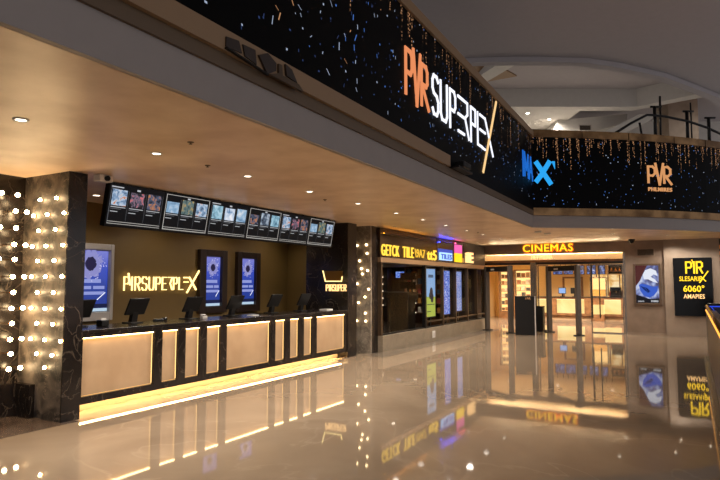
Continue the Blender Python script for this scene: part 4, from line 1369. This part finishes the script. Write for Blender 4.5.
for k in range(3):
    tag(MB().lathe([(0.05, 2.25), (0.06, 2.3), (0.03, 2.36), (0.05, 2.4)], M_BRASS, 10, (-3.15 + k * 0.17, 28.9, 0)).build('brass_ornament', None, False),
        'brass ornament on the pale framed wall shelf, %s from the left' % ORD[k], 'ornament', 'ornaments on the wall shelf')
t = thing('back_bar_panel', 'glowing amber back bar panel behind the coffee machine', 'back bar', (-4.1, 29.58, 1.0))
B((0, -0.05, 0), (2.0, 0, 1.1), picture('back_bar_glow', [(0.3, (190, 120, 60)), (0.5, (235, 185, 110)), (0.66, (250, 228, 180))], 0.95, 3, 5)).build('panel', t)
for k in range(4):
    B((0.2 + k * 0.5, -0.12, 0.1), (0.24 + k * 0.5, -0.05, 1.1), M_WOOD).build('upright', t)

for (x, wd, z1, s) in [(-8.25, 0.7, 2.3, 'left'), (-7.5, 0.86, 2.35, 'right')]:
    t = thing('merchandise_case', 'tall lit glass merchandise case in the lobby, %s of two' % s, 'display case', (x, 28.3, 0), 0, 'merchandise cases')
    MB().frame(0, wd, 0.28, z1, 0.06, 0, 0.35, M_WOOD).box((0, 0, 0), (wd, 0.35, 0.28), M_WOOD).build('frame', t)
    B((0.06, 0.3, 0.34), (wd - 0.06, 0.35, z1 - 0.06), E_CASE).build('lit_back', t)
    nsh = 6
    dz = (z1 - 0.4) / nsh
    for k in range(nsh):
        z = 0.36 + k * dz
        if k:
            B((0.06, 0.04, z - 0.03), (wd - 0.06, 0.3, z), mat('case_shelf', (170, 130, 85), 0.4)).build('shelf', t)
        for j in range(3):
            xx = x + 0.1 + j * (wd - 0.2) / 3 + 0.02
            ww = (wd - 0.2) / 3 - 0.05
            c = [(120, 80, 50), (230, 200, 160), (170, 110, 60), (80, 70, 60), (210, 170, 120)][(k * 3 + j * 2) % 5]
            tag(B((xx, 28.42, z + 0.003), (xx + ww, 28.55, z + dz * rnd.uniform(0.4, 0.75)), mat('souvenir_%d' % ((k * 3 + j * 2) % 5), c, 0.4)).build('souvenir_box'),
                'small souvenir box in the %s lit case, %s shelf from below, %s' % (s, ORD[k], ('left', 'centre', 'right')[j]), 'box', 'souvenir boxes in the lit cases')
    B((0.06, 0.01, 0.34), (wd - 0.06, 0.016, z1 - 0.06), M_GLASS).build('pane', t)

# ================================================================== FAR RIGHT WALL
t = thing('poster_lightbox', 'framed glowing poster of a blue and white machine on the taupe wall', 'poster', (-1.66, 21.3, 0.98))
f = MB().frame(0, 0.82, 0, 1.36, 0.07, -0.08, 0, mat('bronze_frame', (112, 92, 74), 0.3, 0.6))
bevel(f.build('frame', t), 0.01)
q = MB().quad(0.07, 0.75, 0.07, 1.29, -0.03, picture('machine_poster', [(0.3, (40, 36, 60)), (0.45, (96, 100, 150)), (0.55, (150, 165, 215)), (0.7, (226, 230, 242))], 0.9, 3.2, 11))
for (pts, m) in [
    ([(0.07, 0.62), (0.2, 0.8), (0.3, 1.05), (0.42, 1.29), (0.07, 1.29)], emit('poster_maroon', (86, 40, 40), 0.8)),
    ([(0.28, 0.98), (0.36, 1.14), (0.52, 1.2), (0.68, 1.12), (0.72, 0.95), (0.6, 1.0), (0.52, 0.92), (0.64, 0.84), (0.72, 0.72), (0.58, 0.76), (0.44, 0.84), (0.32, 0.84)], emit('poster_white_hull', (232, 236, 248), 0.95)),
    ([(0.16, 0.66), (0.26, 0.7), (0.42, 0.66), (0.56, 0.6), (0.72, 0.62), (0.7, 0.46), (0.6, 0.32), (0.46, 0.24), (0.3, 0.3), (0.2, 0.46)], emit('poster_blue_hull', (58, 96, 205), 0.9)),
    ([(0.2, 0.62), (0.4, 0.56), (0.5, 0.44), (0.42, 0.4), (0.3, 0.5)], emit('poster_navy', (22, 30, 70), 0.9)),
    ([(0.07, 0.07), (0.75, 0.07), (0.75, 0.22), (0.46, 0.2), (0.07, 0.34)], emit('poster_ink_foot', (18, 18, 28), 0.9)),
    ([(0.12, 0.1), (0.3, 0.1), (0.3, 0.14), (0.12, 0.14)], E_TXT), ([(0.5, 0.1), (0.72, 0.1), (0.72, 0.16), (0.5, 0.16)], E_TXT)]:
    q.poly([(x, -0.033, z) for x, z in pts], [list(range(len(pts)))], m)
q.build('display_face', t, False)
t = thing('wall_vent', 'dark bronze louvred vent above the framed machine poster', 'vent', (-1.54, 21.3, 2.58))
MB().frame(0, 0.54, 0, 0.26, 0.03, -0.03, 0, M_TAUPE).build('frame', t)
v = B((0.03, -0.008, 0.03), (0.51, 0, 0.23), M_BLACK)
for k in range(6):
    v.box((0.03, -0.022, 0.04 + k * 0.032), (0.51, -0.01, 0.055 + k * 0.032), M_LIPD)
v.build('louvres', t)
t = thing('cinema_sign_board', 'black wall board with glowing yellow letters and numbers by the right edge', 'sign', (-0.48, 21.2, 0.66))
B((0, -0.06, 0), (1.06, 0, 1.84), M_BLACKG).build('board', t)
n = MB()
word(n, [('P', .8, .3), ('I', .2, .3), ('R', .8, .2)], 0.36, 0.80, 1.36, 1.70, 0.05, -0.085, -0.06, E_YELLOW)
n.stroke([(0.53, 1.76), (0.575, 1.62)], 0.03, -0.085, -0.06, E_YELLOW)
n.build('large_letters', t)
letters('SLESARIE', 0.16, 0.78, 1.10, 1.25, -0.06, 0.025, E_YELLOW, 0.015).build('letters', t)
MB().stroke([(0.72, 1.06), (0.95, 1.40)], 0.035, -0.088, -0.06, E_YELLOW).stroke([(0.76, 1.24), (0.88, 1.1)], 0.03, -0.085, -0.06, E_YELLOW).build('slash_mark', t)
letters('6060\u00b0', 0.26, 0.84, 0.76, 0.97, -0.06, 0.025, E_YELLOW, 0.02).build('numbers', t)
letters('AMAPIES', 0.26, 0.84, 0.55, 0.69, -0.06, 0.025, E_OCREAM, 0.01).build('letters', t)
t = thing('exit_strip_sign', 'narrow glowing orange strip sign just past the end of the right wall', 'sign', (0.84, 21.9, 2.35))
B((0, 0, 0), (0.5, 0.1, 0.65), M_BLACK).build('board', t)
q = MB()
for k in range(3):
    q.box((0.0, -0.015, 0.05 + 0.2 * k), (0.45, 0, 0.17 + 0.2 * k), emit('orange_strip', (225, 120, 20), 1.2))
q.build('strips', t)

# parapet on the right with its lit handrail
t = thing('stone_parapet', 'dark stone parapet with glowing brass handrail at the right edge', 'parapet', (0, 0, 0))
MB().prism([(0.27, 6.0, 0), (0.29, 16.4, 0), (0.5, 16.4, 0), (0.48, 6.0, 0)], (0, 0, 1.04), mat('parapet_stone', (66, 56, 50), 0.35, noise=(52, 44, 40))).build('wall_panel', t)
MB().prism([(0.19, 6.0, 0), (0.19, 15.2, 0), (0.29, 15.2, 0), (0.27, 6.0, 0)], (0, 0, 0.07), M_STRIP).build('kerb', t)
h = MB().tube([(0.30, 6.0, 1.12), (0.31, 16.5, 1.14)], 0.035, M_BRASS, 12).build('handrail', t)
B((0.275, 6.0, 1.042), (0.300, 16.4, 1.062), E_ORAIL).build('light_strip', h)
for k in range(8):
    MB().tube([(0.36, 6.6 + k * 1.35, 1.03), (0.32, 6.6 + k * 1.35, 1.11)], 0.012, M_BRASS).build('bracket', t)
t = thing('escalator_side', 'dark blue escalator end panel edged in blue light behind the parapet', 'escalator', (0.36, 16.9, 0))
B((0, 0, 0), (1.2, 0.08, 1.14), mat('escalator_blue', (24, 26, 60), 0.2)).build('end_panel', t)
q = MB().tube([(0.02, -0.015, 1.12), (1.2, -0.015, 1.12)], 0.014, E_BLUEE)
q.tube([(0.06, -0.015, 1.10), (0.28, -0.015, 0.78), (0.44, -0.015, 1.10)], 0.010, E_BLUEE)
q.build('light_edge', t)
MB().tube([(-0.02, 0.04, 1.17), (1.2, 0.04, 1.17)], 0.03, M_BLACK).build('hand_belt', t)
